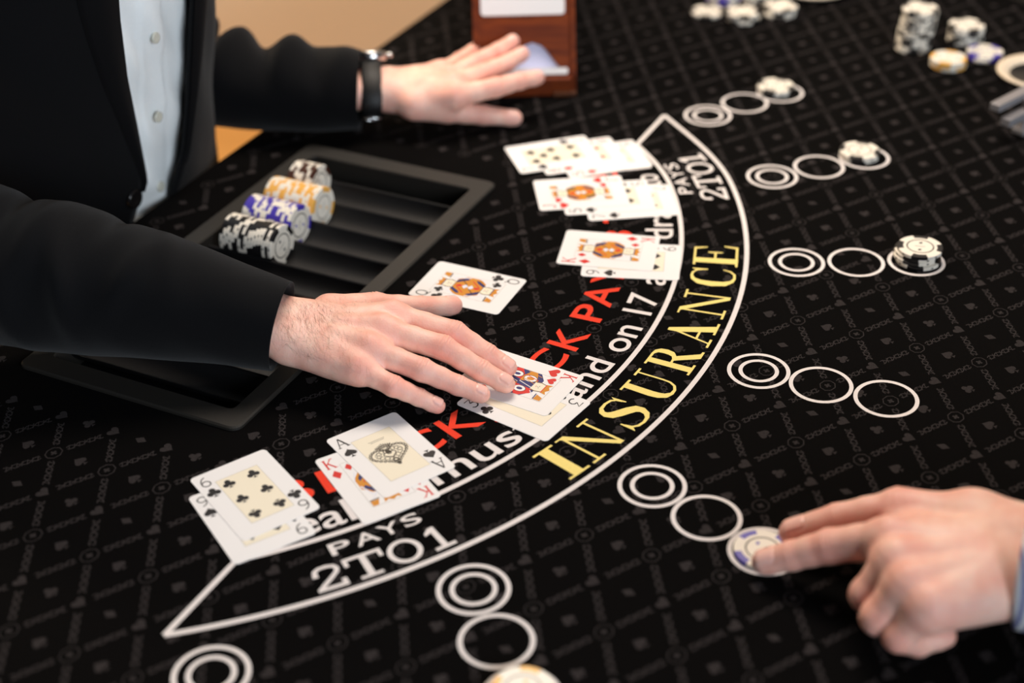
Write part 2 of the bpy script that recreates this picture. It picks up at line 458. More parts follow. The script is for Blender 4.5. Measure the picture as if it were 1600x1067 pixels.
ins = [('I', -46.3, -44.05), ('N', -43.6, -39.3), ('S', -38.45, -35.2), ('U', -34.1, -30.3), ('R', -29.4, -25.7), ('A', -25.0, -20.95), ('N', -20.2, -15.9), ('C', -15.1, -11.6), ('E', -11.1, -7.25)]
for ch, a0, a1 in ins:
    mb = MB(8e-6); st, wd = serif(ch); emit(mb, st, tmap(a0, a1, 564, 524, wd))
    under('printed_letter', mb.mesh('printed_letter', M['gold_print']), table)

def font_mesh(txt, bold=0.0):
    cu = bpy.data.curves.new('t', 'FONT'); cu.body = txt; cu.size = 1; cu.offset = bold; cu.resolution_u = 6
    ob = bpy.data.objects.new('t', cu); COL.objects.link(ob)
    dg = bpy.context.evaluated_depsgraph_get(); dg.update()
    me = bpy.data.meshes.new_from_object(ob.evaluated_get(dg))
    v = np.array([x.co[:2] for x in me.vertices]); f = [tuple(p.vertices) for p in me.polygons]
    bpy.data.objects.remove(ob); bpy.data.curves.remove(cu); bpy.data.meshes.remove(me)
    return v, f
CAPH = font_mesh('H')[0][:, 1].max()
def word(txt, a0, a1, rb, rtop, m, bold, split=False):
    v, f = font_mesh(txt, bold)
    x0, x1 = v[:, 0].min(), v[:, 0].max()
    mb = MB()
    mb.add([P(a0 + (a1 - a0) * (x - x0) / (x1 - x0), rb + (rtop - rb) * y / CAPH, ZL + .02) for x, y in v], f)
    under('printed_word' if len(txt) > 1 else 'printed_letter', mb.mesh('printed_text', M[m]), table)
for ch, a0, a1 in [('B', -67.6, -64.1), ('L', -63.1, -60.4), ('A', -59.9, -55.6), ('C', -54.7, -50.2), ('K', -49.35, -45.5), ('J', -44.9, -42.5), ('A', -41.8, -37.5), ('C', -36.2, -31.5), ('K', -30.65, -26.95),
                   ('P', -24.7, -21.6), ('A', -21.5, -17.2), ('Y', -17.0, -13.1), ('S', -12.7, -9.3), ('3', -7.7, -4.6), ('T', -2.7, .8), ('O', 1.4, 5.6), ('2', 7.6, 10.6)]:
    word(ch, a0, a1, 466.5, 439.5, 'red_print', .012)
for t, a0, a1 in [('Dealer', -71.0, -57.4), ('must', -54.6, -42.6), ('stand', -41.2, -30.7), ('on', -28.8, -24.0), ('17', -21.6, -17.8), ('and', -15.8, -8.6), ('draw', -6.2, 4.2), ('to', 5.9, 8.9), ('16', 10.4, 14.0)]:
    word(t, a0, a1, 503.8, 478.5, 'white_print', .008)
word('P', -65.6, -63.9, 533.3, 520.8, 'white_print', .01); word('A', -63.5, -61.6, 533, 520.5, 'white_print', .01)
word('Y', -61.5, -59.7, 532, 519.8, 'white_print', .01); word('S', -59.4, -57.9, 531.5, 519.5, 'white_print', .01)
for ch, a0, a1 in (('P', 3.7, 5.2), ('A', 5.5, 7.3), ('Y', 7.4, 9.2), ('S', 9.5, 10.9)): word(ch, a0, a1, 530.5, 517.5, 'white_print', .01)
def slab(ch):
    S = lambda p, w: ('s', p, w); Q = lambda p: ('p', p, 0)
    if ch == '2': return [S([(.1, .72), (.13, .86), (.24, .94), (.42, .95), (.58, .9), (.64, .78), (.6, .64), (.42, .44), (.22, .24), (.1, .09)], .12), Q(rect(.03, .72, 0, .13)), Q(rect(.62, .74, 0, .3)), Q([(.03, .6), (.17, .6), (.17, .82), (.05, .78)])], .76
    if ch == 'T': return [Q(rect(.37, .52, 0, 1)), Q(rect(0, .89, .88, 1)), Q(rect(0, .1, .66, 1)), Q(rect(.79, .89, .66, 1)), Q(rect(.2, .69, 0, .11))], .89
    if ch == 'O': return [S(arcp(.42, .5, .36, .44, 0, 360, 36), .13)], .84
    return [Q(rect(.2, .35, 0, 1)), Q([(.2, 1), (.35, 1), (.2, .78), (.02, .72), (.02, .82)]), Q(rect(0, .55, 0, .12))], .55
for base, sc in (((-67.8, -65.4), (-65.25, -62.2), (-62.0, -59.4), (-58.75, -57.1)), (565.5, 540.5)), (((2.0, 4.6), (4.75, 7.6), (7.8, 10.4), (10.7, 12.4)), (563.5, 537)):
    for ch, (a0, a1) in zip('2TO1', base):
        mb = MB(8e-6); st, wd = slab(ch); emit(mb, st, tmap(a0, a1, sc[0], sc[1], wd))
        under('printed_letter', mb.mesh('printed_letter', M['white_print']), table)

# ------------------------------------------------------------------ chip tray
tray = empty('chip_tray', Lw((TX0 + TX1) / 2, (TY0 + TY1) / 2, -24))
tag(tray, 'black plastic chip tray with grooves sunk into the felt in front of the dealer', 'chip tray')
def rrect(x0, x1, y0, y1, r, n=6):
    p = []
    for cx, cy, a in ((x1 - r, y1 - r, 0), (x0 + r, y1 - r, 90), (x0 + r, y0 + r, 180), (x1 - r, y0 + r, 270)):
        for k in range(n + 1):
            t = math.radians(a + 90 * k / n); p.append((cx + r * math.cos(t), cy + r * math.sin(t)))
    return p
IX0, IX1, IY0, IY1 = 74, 255, -219, 186
loops = [(rrect(TX0, TX1, TY0, TY1, 9), .05), (rrect(TX0, TX1, TY0, TY1, 9), 2.2), (rrect(TX0 + 1.5, TX1 - 1.5, TY0 + 1.5, TY1 - 1.5, 8), 3.4),
         (rrect(IX0 - 1, IX1 + 1, IY0 - 1, IY1 + 1, 5), 3.4), (rrect(IX0, IX1, IY0, IY1, 4), 2.2), (rrect(IX0, IX1, IY0, IY1, 4), -23)]
v = []; f = []; n = len(loops[0][0])
for lp, z in loops: v += [Lw(x, y, z) for x, y in lp]
for i in range(len(loops) - 1):
    for k in range(n): f.append((i * n + k, i * n + (k + 1) % n, (i + 1) * n + (k + 1) % n, (i + 1) * n + k))
o = under('rim', pymesh('rim', v, f, M['rim'], False), tray)
for k in range(9):
    yc = -180 + 40 * k
    v = []; f = []
    prof = [(20 * math.sin(math.radians(a)), -max(20.4 * math.cos(math.radians(a)), 5)) for a in range(-76, 77, 8)]
    prof = [(-20, -5.5)] + [p for p in prof if -20 < p[0] < 20] + [(20, -5.5)]
    m = len(prof)
    for x in (IX0, IX1):
        for y, z in prof: v.append(Lw(x, yc + y, z))
    f = [(j, j + 1, m + j + 1, m + j) for j in range(m - 1)]
    under('groove', pymesh('groove', v, f, M['tray'], True), tray)
mb = MB(); mb.poly([Lw(x, y, -22.8) for x, y in rrect(IX0, IX1, IY0, IY1, 4)])
under('tray_floor', mb.mesh('tray_floor', M['tray']), tray)

# ------------------------------------------------------------------ chips
CR, CT = 20.0, 3.3
def chip_meshes(key):
    bm = bmesh.new()
    pr = [(0, 0), (CR - .5, 0), (CR, .35), (CR, CT - .35), (CR - .5, CT), (0, CT)]
    v, f = lathe([(r * .001, z * .001) for r, z in pr[1:-1]], 48)
    body = MB(); body.add(v, f)
    m = 4
    body.poly([v[k * m] for k in range(48)][::-1]); body.poly([v[k * m + 3] for k in range(48)])
    body = body.mesh('chip_body_' + key, M['chip_' + key])
    sp = MB(); n = 10; e = .06
    prof = [(14.6, -e), (CR - .5, -e), (CR + e, .35), (CR + e, CT - .35), (CR - .5, CT + e), (14.6, CT + e)]
    vv = []
    for k in range(n + 1):
        a = math.radians(-24 + 48 * k / n)
        for r, z in prof: vv.append((r * math.cos(a) * .001, r * math.sin(a) * .001, z * .001))
    sp.add(vv, [(k * 6 + j, (k + 1) * 6 + j, (k + 1) * 6 + j + 1, k * 6 + j + 1) for k in range(n) for j in range(5)])
    d = CR + e + .06
    sp.poly([(math.cos(t) * d * .001, math.sin(t) * d * .001, z * .001) for t, z in ((-.085, CT / 2), (0, CT / 2 - 1), (.085, CT / 2), (0, CT / 2 + 1))], 1)
    spot = sp.mesh('chip_spot_' + key, [M['chip_white'], M['chip_' + key]])
    fc = MB()
    def disc(r0, r1, z, mi):
        n = 48; vs = []
        for k in range(n):
            a = 2 * math.pi * k / n
            vs += [(r0 * math.cos(a) * .001, r0 * math.sin(a) * .001, z * .001), (r1 * math.cos(a) * .001, r1 * math.sin(a) * .001, z * .001)]
        if r0 == 0: fc.poly([vs[2 * k + 1] for k in range(n)], mi)
        else: fc.add(vs, [(2 * k, 2 * k + 1, 2 * ((k + 1) % n) + 1, 2 * ((k + 1) % n)) for k in range(n)], mi)
    disc(0, 15.0, .06, 0); disc(11.0, 12.2, .10, 1)
    def mark(pts, mi): fc.poly([(x * .001, y * .001, .00011) for x, y in pts], mi)
    for s in (1, -1):
        mark([(s * 4.6 - 2.1, s * 4.2), (s * 4.6, s * 4.2 - 1.7), (s * 4.6 + 2.1, s * 4.2), (s * 4.6, s * 4.2 + 1.7)], 2)
    mark([(-3.4, 2.9), (-3.0, 3.3), (3.4, -2.9), (3.0, -3.3)], 1)
    face = fc.mesh('chip_face_' + key, [M['chip_white'], M['ink_grey'] if key in ('yellow',) else M['ink_lace'], M['chip_' + key]])
    return body, spot, face
CHIP = {k: chip_meshes(k) for k in ('black', 'blue', 'yellow', 'brown')}
def chip(key, mw, label, group=None, name='poker_chip'):
    body, spot, face = CHIP[key]
    o = link(name, body); o.matrix_world = mw
    tag(o, label, 'poker chip', group)
    for k in range(4):
        s = link('edge_spot', spot, o); s.rotation_euler = (0, 0, math.pi / 2 * k)
    a = link('face_inlay', face, o); a.location = (0, 0, CT * .001)
    b = link('face_inlay', face, o); b.rotation_euler = (math.pi, 0, 0)
    return o
rnd = random.Random(5)
def stack(key, x, y, n, label, group, lean=(0, 0), jit=.6, z0=.2, rot=None, tops=None):
    for k in range(n):
        a = rnd.uniform(0, 6.28) if rot is None else rot + rnd.uniform(-.25, .25)
        mw = Matrix.Translation(V(x + lean[0] * k + rnd.uniform(-jit, jit), y + lean[1] * k + rnd.uniform(-jit, jit), z0 + k * (CT + .14))) @ Matrix.Rotation(a, 4, 'Z')
        lb = label if tops is None or k < n - 1 else tops
        chip(key, mw, lb, group if (tops is None or k < n - 1) else None)
# columns lying in the tray
axv = Vector((c_, s_, 0))
for key, yc, xa, xb, lb, gp in (('black', 20, 87, 145, 'black chip in the tray column nearest the sleeve', 'black chips in the tray'),
                                ('blue', 60, 84, 140, 'blue chip in the tray column beside the black ones', 'blue chips in the tray'),
                                ('yellow', 100, 82, 141, 'yellow chip in the tray column between blue and brown', 'yellow chips in the tray'),
                                ('brown', 139, 84, 114, 'dark brown chip in the short farthest tray column', 'brown chips in the tray')):
    n = int((xb - xa) / (CT + .06))
    for k in range(n):
        x = xa + k * (CT + .06)
        m3 = Matrix(((0, s_ * -1, c_), (0, c_, s_), (-1, 0, 0))).to_4x4()      # chip axis along the groove
        j = rnd.uniform(-.15, .15)
        mw = Matrix.Translation(Lw(x, yc, 0)) @ m3 @ Matrix.Rotation(rnd.uniform(0, 6.28), 4, 'Z')
        front = k == n - 1
        chip(key, mw, lb if not front else {'black': 'front black chip showing its face, nearest column in the tray', 'blue': 'front blue chip showing its face in the tray', 'yellow': 'front yellow chip showing its face in the tray', 'brown': 'front brown chip of the farthest tray column'}[key], gp if not front else None)
# chips on the betting circles
stack('black', 367, 1206, 4, 'black and white chip under the top of the four-chip bet', 'middle of the four-chip bet', rot=.35, jit=1.6, tops='top black and white chip of the four-chip bet in the ring')
stack('black', 357, 1415, 2, 'lower black and white chip in the ring beyond the four-chip bet', None, rot=.5, jit=1.2, tops='upper black and white chip in the ring beyond the four-chip bet')
stack('black', 297, 1577, 2, 'lower black and white chip in the farthest row of rings', None, rot=.2, jit=1, tops='upper black and white chip in the farthest row of rings')
chip('blue', Matrix.Translation(V(169.5, 815.5, .2)) @ Matrix.Rotation(1.25, 4, 'Z'), 'blue and white chip pressed under the pointing finger')
chip('yellow', Matrix.Translation(V(.5, 685.5, .2)) @ Matrix.Rotation(.2, 4, 'Z'), 'lower yellow and white chip cut off by the bottom of the picture')
chip('yellow', Matrix.Translation(V(1.2, 686.5, 3.65)) @ Matrix.Rotation(.5, 4, 'Z'), 'upper yellow and white chip cut off by the bottom of the picture')
# stacks by the far seats
stack('black', 473, 1685, 14, 'black and white chip within the tall stack at far right', 'tall stack of chips', lean=(.35, .15), jit=.8, tops='top black and white chip of the tall far stack')
stack('black', 538, 1702, 6, 'black and white chip within the shorter far stack', 'short stack of chips', jit=.8, tops='top black and white chip of the shorter far stack')
stack('yellow', 501, 1633, 3, 'yellow chip under the top of the small yellow stack', 'small yellow stack', jit=.5, tops='top yellow chip of the small yellow stack')
stack('blue', 549, 1656, 2, 'lower blue chip beside the yellow stack', None, jit=1.5, tops='upper blue chip beside the yellow stack')
# loose heap at the top of the frame
stack('black', 250, 1808, 1, 'single black and white chip at the left of the far heap', None)
stack('black', 291, 1787, 3, 'black and white chip in the nearest pile of the far heap', 'nearest pile of the heap', jit=2.5)
stack('black', 337, 1802, 3, 'black and white chip in the right pile of the far heap', 'right pile of the heap', jit=2)
stack('blue', 275, 1848, 3, 'blue chip in the back pile of the far heap', 'back pile of the heap', jit=2)
stack('black', 318, 1842, 4, 'black and white chip in the middle pile of the far heap', 'middle pile of the heap', jit=2)

# ------------------------------------------------------------------ cards
def glyph(ch):
    """card indices as strokes in a unit box (width .7)"""
    sl = lambda x, y: ([(x - .11, y), (x + .11, y)], .05)
    G = {
        'K': [([(.15, 0), (.15, 1)], .12), ([(.6, 1), (.17, .42)], .07), ([(.3, .58), (.62, 0)], .12), sl(.15, .02), sl(.15, .98), sl(.6, .98), sl(.62, .02)],
        'A': [([(.05, 0), (.35, 1)], .07), ([(.35, 1), (.66, 0)], .12), ([(.15, .34), (.56, .34)], .06), sl(.06, .02), sl(.65, .02)],
        'Q': [(arcp(.35, .52, .28, .44, 0, 360, 28), .085), ([(.35, .25), (.5, .05), (.66, -.06)], .08)],
        'J': [([(.5, 1), (.5, .25), (.42, .08), (.27, .04), (.12, .12), (.1, .26)], .1), ([(.3, .98), (.66, .98)], .05)],
        '3': [([(.1, .95), (.58, .95), (.3, .6)], .08), ([(.3, .6), (.5, .56), (.6, .4), (.57, .18), (.4, .05), (.2, .06), (.08, .2)], .1)],
        '5': [([(.58, .96), (.18, .96), (.14, .56)], .08), ([(.14, .56), (.35, .62), (.55, .54), (.62, .34), (.54, .12), (.34, .04), (.1, .14)], .1)],
        '6': [(arcp(.36, .3, .25, .26, 0, 360, 24), .085), ([(.11, .32), (.14, .6), (.28, .85), (.5, .97)], .08)],
        '7': [([(.08, .95), (.6, .95), (.26, 0)], .1)],
        '8': [(arcp(.35, .27, .25, .24, 0, 360, 22), .085), (arcp(.35, .74, .2, .21, 0, 360, 22), .085)],
        '9': [(arcp(.34, .7, .25, .26, 0, 360, 24), .085), ([(.59, .68), (.56, .4), (.42, .15), (.2, .03)], .08)],
    }
    return G[ch]
PIPS = {'3': [(0, -1), (0, 0), (0, 1)], '5': [(-1, -1), (1, -1), (0, 0), (-1, 1), (1, 1)], '6': [(-1, -1), (1, -1), (-1, 0), (1, 0), (-1, 1), (1, 1)],
        '7': [(-1, -1), (1, -1), (-1, 0), (1, 0), (0, .5), (-1, 1), (1, 1)], '8': [(-1, -1), (1, -1), (-1, 0), (1, 0), (0, .5), (0, -.5), (-1, 1), (1, 1)],
        '9': [(-1, -1), (1, -1), (-1, -.33), (1, -.33), (0, 0), (-1, .33), (1, .33), (-1, 1), (1, 1)]}
CT_ = .28
def card_blank():
    pts = rrect(-31.5, 31.5, -44, 44, 3.8, 6); n = len(pts)
    v = [(x * .001, y * .001, 0) for x, y in pts] + [(x * .001, y * .001, CT_ * .001) for x, y in pts]
    f = [tuple(range(n))[::-1], tuple(range(n, 2 * n))] + [(k, (k + 1) % n, n + (k + 1) % n, n + k) for k in range(n)]
    return pymesh('card_blank', v, f, M['paper'])
BLANK = card_blank()
_cache = {}
def cached(key, make):
    if key not in _cache: _cache[key] = make()
    return _cache[key]
def flat(z): return lambda x, y: (x * .001, y * .001, z * .001)
def mesh_index(rank, suit):
    def mk():
        mb = MB(5e-6); fn = flat(0); c = M['ink_red'] if suit in ('heart', 'diamond') else M['ink']
        h = 12.0
        for pts, wd in glyph(rank): strip(mb, [((x - .35) * h * 1.08, (y - .5) * h) for x, y in pts], wd * h, fn)
        for p in suit_polys(suit): poly(mb, [(x * 11, y * 11 - 14.6) for x, y in p], fn)
        return mb.mesh('card_index', c)
    return cached(('i', rank, suit), mk)
def mesh_pip(suit, s):
    def mk():
        mb = MB(5e-6)
        for p in suit_polys(suit): poly(mb, [(x * s, y * s) for x, y in p], flat(0))
        return mb.mesh('pip', M['ink_red'] if suit in ('heart', 'diamond') else M['ink'])
    return cached(('p', suit, s), mk)
PWX, PWY = 17.2, 29.5
def mesh_panel(cream):
    def mk():
        mb = MB(); poly(mb, rect(-PWX, PWX, -PWY, PWY), flat(0), 0)
        strip(mb, [(-PWX, -PWY), (PWX, -PWY), (PWX, PWY), (-PWX, PWY), (-PWX, -PWY)], .3, flat(.012), 1)
        return mb.mesh('panel', [M['cream' if cream else 'paper'], M['ink_grey']])
    return cached(('panel', cream), mk)
def mesh_court(var):
    def mk():
        mb = MB(); mats = [M['ink_gold'], M['ink_blue'], M['ink_red'], M['ink'], M['paper'], M['cream'], M['ink_pale'], M['ink_brown']]
        G, B, R_, K, Wh, Cr, Pl, Br = range(8)
        lay = [0.0]
        def both(p, mi):
            lay[0] += .004
            for s in (1, -1): poly(mb, [(s * x * PWX, s * y * PWY) for x, y in p], flat(lay[0]), mi)
        def line(p, wd, mi):
            lay[0] += .004
            for s in (1, -1): strip(mb, [(s * x * PWX, s * y * PWY) for x, y in p], wd, flat(lay[0]), mi)
        ell = lambda x, y, rx, ry: [(x + rx * math.cos(t * math.pi / 10), y + ry * math.sin(t * math.pi / 10)) for t in range(20)]
        if var == 'rich':                        # blue, gold and red robes with white oval sleeves
            both([(-.98, 0), (-.98, .42), (-.55, .62), (.5, .6), (.98, .36), (.98, 0)], B)
            both([(-.98, .1), (-.98, .3), (-.3, .5), (-.1, 0), (-.5, 0)], G)
            both([(.2, 0), (.3, .5), (.62, .56), (.98, .3), (.98, .16), (.6, .0)], R_)
            both(ell(-.42, .24, .26, .2), Wh); line(ell(-.42, .24, .26, .2) + [ell(-.42, .24, .26, .2)[0]], .5, K); both(ell(-.42, .24, .12, .11), G)
            both(ell(.5, .2, .24, .18), Wh); line(ell(.5, .2, .24, .18) + [ell(.5, .2, .24, .18)[0]], .5, K); both(ell(.5, .2, .1, .09), B)
            for k in range(4): line([(-.95 + .3 * k, .02), (-.75 + .32 * k, .5)], .7, (G, R_, G, Wh)[k])
        else:                                    # gold middle with blue edging on white
            both([(-.9, 0), (-.9, .22), (-.55, .46), (.55, .46), (.9, .22), (.9, 0)], G)
            both([(-.72, .1), (-.72, .22), (-.42, .48), (-.2, .48), (-.5, .2)], B)
            both([(.2, .44), (.5, .44), (.78, .2), (.66, .1)], Br if var == 'brown' else B)
            both([(-.22, .08), (0, .2), (.22, .08), (0, 0)], Pl)
            both([(-.12, .28), (.0, .42), (.12, .28), (0, .16)], R_)
            line([(-.6, .02), (-.1, .36)], 1.0, R_); line([(.15, .06), (.55, .3)], .8, K)
            line([(-.95, .12), (-.7, .5)], .9, Pl); line([(.85, .1), (.6, .55)], 1.2, Pl)
            line([(-.72, .2), (-.42, .45), (.42, .45), (.72, .2)], .5, K)
        both([(-.3, .46), (-.34, .6), (-.26, .8), (.26, .8), (.34, .6), (.3, .46)], Cr)          # hair, face, crown
        line([(-.3, .48), (-.36, .62), (-.28, .8)], .9, Br); line([(.3, .48), (.36, .62), (.28, .8)], .9, Br)
        both(ell(0, .63, .19, .13), Cr)
        line([(-.1, .65), (-.04, .65)], .5, K); line([(.04, .65), (.1, .65)], .5, K); line([(0, .64), (.02, .59), (-.03, .59)], .3, K); line([(-.06, .555), (.06, .555)], .4, R_)
        both([(-.34, .79), (-.4, .97), (-.2, .9), (0, .98), (.2, .9), (.4, .97), (.34, .79)], G)
        line([(-.34, .8), (.34, .8)], .8, B if var != 'rich' else R_)
        both([(.55, .78), (.95, .78), (.95, .98), (.7, .98)], G); line([(.5, .74), (.95, .76)], .9, K if var != 'rich' else B)
        line([(.42, .5), (.8, .74)], .7, Pl)
        return mb.mesh('court_picture_' + var, mats)
    return cached(('court', var), mk)
def mesh_lace():
    def mk():
        mb = MB()
        mb.dz = 3e-6
        hp = [(.56 * math.sin(t) ** 3, (13 * math.cos(t) - 5 * math.cos(2 * t) - 2 * math.cos(3 * t) - math.cos(4 * t)) / 34) for t in np.linspace(0, 2 * math.pi, 41)]
        for sc, wd in ((26, .5), (20.5, .35)): strip(mb, [(x * sc, y * sc - 1) for x, y in hp], wd, flat(0))
        for x, y in hp[:-1]: strip(mb, arcp(x * 27, y * 27 - 1, 1.1, 1.1, 0, 360, 8), .75, flat(0))
        for x, y in hp[:-1:2]: strip(mb, arcp(x * 16, y * 16 - 1, 1.9, 1.9, 0, 360, 8), .5, flat(0))
        strip(mb, [(x * 9, y * 9 - 1) for x, y in hp], .9, flat(0))
        for k in range(-4, 5): strip(mb, [(k * .9, 8.5), (k * 1.7, 14.5 - abs(k) * .7)], .8, flat(0))
        strip(mb, [(-7, 10), (0, 12), (7, 10)], .7, flat(0))
        for k in range(2): strip(mb, [(-7 + k, 20.5 - 1.6 * k), (7 - k, 20.5 - 1.6 * k)], .35, flat(0))
        return mb.mesh('lace_heart', M['ink_lace'])
    return cached('lace', mk)

def card(rank, suit, x, y, deg, z, label, group=None, court='gold', tilt=0):
    o = link('playing_card', BLANK)
    a = math.radians(deg); e = Vector((math.cos(a), math.sin(a), 0)); upv = -e; rtv = Vector((-math.sin(a), math.cos(a), 0))
    mw = Matrix(((rtv.x, upv.x, 0, 0), (rtv.y, upv.y, 0, 0), (0, 0, 1, 0), (0, 0, 0, 1)))
    o.matrix_world = Matrix.Translation(V(x, y, z)) @ mw @ Matrix.Rotation(tilt, 4, 'X')
    tag(o, label, 'playing card', group)
    zt = (CT_ + .03) * .001
    def sub(name, me, px, py, dz=0, flip=False):
        c = link(name, me, o); c.location = (px * .001, py * .001, zt + dz * .001)
        if flip: c.rotation_euler = (0, 0, math.pi)
        return c
    sub('panel', mesh_panel(rank not in 'KQJ'), 0, 0)
    for s in (1, -1):
        i_ = sub('index', mesh_index(rank, suit), -23.7 * s, 33.4 * s, .03, s < 0)
    if rank in 'KQJ':
        sub('court_picture', mesh_court(court), 0, 0, .03)
        for s in (1, -1): sub('pip', mesh_pip(suit, 8.5), -12.4 * s, 23.0 * s, .14, s < 0)
    elif rank == 'A': sub('lace_heart', mesh_lace(), 0, 0, .03)
    else:
        for px, py in PIPS[rank]: sub('pip', mesh_pip(suit, 10), px * 10, py * 21.5, .03, py < 0)
    return o
card('Q', 'club', -38.0, 1177.5, -25.4, .25, 'queen of clubs lying alone beside the chip tray', court='gold')
card('9', 'spade', -191.2, 869.5, -59.4, .25, 'nine of spades lying under the six of clubs')
card('6', 'club', -192.1, 893.8, -55.6, .62, 'six of clubs on top of the nearest pair')
card('K', 'diamond', -102.9, 908.8, -60.8, .25, 'king of diamonds lying under the ace of spades')
card('A', 'spade', -94.6, 937.8, -55.6, .62, 'ace of spades with a lacy heart in its cream panel')
card('3', 'club', 7.9, 999.1, -36.8, .25, 'three of clubs under the king of hearts by the fingertips')
card('K', 'heart', 4.4, 1029.8, -32.0, .62, 'king of hearts touched by the dealer\'s fingertips', court='rich')
card('9', 'spade', 110.5, 1216.7, -7.8, .25, 'black nine lying under the far king of diamonds')
card('K', 'diamond', 91.0, 1235.9, -11.8, .62, 'king of diamonds on the pair beside the word INSURANCE')
card('7', 'spade', 117.0, 1327.5, 5.2, .25, 'black spade card lowest of the fan headed by a red court card')
card('5', 'spade', 95.8, 1338.5, 4.2, .62, 'black spade card in the middle of the fan headed by a red court card')
card('J', 'heart', 71.2, 1348.5, 4.7, .99, 'red court card on top of its three-card fan', court='brown')
card('5', 'diamond', 96.6, 1422.0, 15.3, .25, 'red card lowest of the farthest three-card fan')
card('8', 'diamond', 73.2, 1429.7, 15.2, .62, 'red diamond card in the middle of the farthest fan')
card('7', 'club', 47.3, 1433.6, 15.5, .99, 'seven with black pips on top of the farthest fan')

# ------------------------------------------------------------------ card shoe
shoe = empty('card_shoe', V(22, 1700, 0))
tag(shoe, 'dark wooden card shoe with a white label and a card showing in its mouth', 'card shoe')
SX0, SX1 = -34, 78
def face_pt(x, s, d=0):                     # on the sloping front: s up the slope, d out of it
    c, sn = math.cos(math.radians(62)), math.sin(math.radians(62))
    return V(x, 1586 + s * c - d * sn, 20 + s * sn + d * c)
# side panels
prof = [(1583, .3), (1583, 22), (1588, 30), (1655, 156), (1672, 164), (1960, 164), (1960, .3)]
for x0, x1 in ((SX0, SX0 + 5), (SX1 - 5, SX1)):
    mb = MB(); n = len(prof)
    mb.add([V(x0, y, z) for y, z in prof] + [V(x1, y, z) for y, z in prof], [tuple(range(n)), tuple(range(n, 2 * n))[::-1]] + [(k, (k + 1) % n, n + (k + 1) % n, n + k) for k in range(n)])
    under('side_panel', mb.mesh('side_panel', M['mahogany']), shoe)
# sloping face with a bell-shaped mouth
def bell():
    L_ = []
    for k in range(15):
        t = k / 14; x = -36 + 30 * t; L_.append((x, 6 + 29 * (3 * t * t - 2 * t ** 3)))
    top = [( -6 + 12 * k / 6, 35 + 2 * math.sin(math.pi * k / 6)) for k in range(1, 6)]
    Rr = [(-x, y) for x, y in L_[::-1]]
    return L_ + top + Rr
bl = bell(); cxm = 31
mb = MB(); x0, x1 = SX0 + 5, SX1 - 5
pts = [(x0, 150), (x0, 0), (cxm - 36, 0)] + [(cxm + x, y) for x, y in bl] + [(cxm + 36, 0), (x1, 0), (x1, 150)]
bm = bmesh.new(); vs = [bm.verts.new(face_pt(x, s, 0)) for x, s in pts]
es = [bm.edges.new((vs[i], vs[(i + 1) % len(vs)])) for i in range(len(vs))]
bmesh.ops.triangle_fill(bm, edges=es, use_beauty=True)
g = bmesh.ops.extrude_face_region(bm, geom=list(bm.faces))
nrm = Vector(face_pt(0, 0, -4)) - Vector(face_pt(0, 0, 0))
bmesh.ops.translate(bm, verts=[q for q in g['geom'] if isinstance(q, bmesh.types.BMVert)], vec=nrm)
bmesh.ops.recalc_face_normals(bm, faces=bm.faces)
under('front_plate', bm_mesh('front_plate', bm, M['mahogany']), shoe)
bm = bmesh.new(); box_bm(bm, (SX0 + 5) * .001, (SX1 - 5) * .001, 1.577, 1.600, T + .0003, T + .021, .002)
under('lip', bm_mesh('lip', bm, M['mahogany']), shoe)
bm = bmesh.new(); box_bm(bm, (SX0 + 5) * .001, (SX1 - 5) * .001, 1.668, 1.958, T + .156, T + .163, .001)
under('lid', bm_mesh('lid', bm, M['mahogany']), shoe)
bm = bmesh.new(); box_bm(bm, (SX1 - 26) * .001, SX1 * .001, 1.5735, 1.5815, T + .0003, T + .006, .002)
under('corner_foot', bm_mesh('corner_foot', bm, M['post']), shoe)
mb = MB(); lp = rrect(-25, 67, 67, 138, 4)
mb.add([face_pt(x, s, .1) for x, s in lp] + [face_pt(x, s, 1.2) for x, s in lp], [tuple(range(len(lp), 2 * len(lp)))] + [(k, (k + 1) % len(lp), len(lp) + (k + 1) % len(lp), len(lp) + k) for k in range(len(lp))])
under('white_label', mb.mesh('white_label', M['paper']), shoe)
mb = MB(); lp = rrect(-10, 72, -8, 56, 3)
n = len(lp)
mb.add([face_pt(x, s, -6) for x, s in lp] + [face_pt(x, s, -4.6) for x, s in lp], [tuple(range(n, 2 * n))] + [(k, (k + 1) % n, n + (k + 1) % n, n + k) for k in range(n)])
o = link('playing_card', mb.mesh('card_in_shoe', M['cardback'])); tag(o, 'bluish card back showing in the mouth of the wooden shoe', 'playing card')
mb = MB(); lp = rrect(-7, 69, 2, 9, 2); n = len(lp)
mb.add([face_pt(x, s, -4.4) for x, s in lp] + [face_pt(x, s, 3) for x, s in lp], [tuple(range(n, 2 * n)), tuple(range(n))[::-1]] + [(k, (k + 1) % n, n + (k + 1) % n, n + k) for k in range(n)])
o = link('playing_card', mb.mesh('card_edge', M['paper'])); tag(o, 'white edge of the next card sliding out of the wooden shoe', 'playing card')

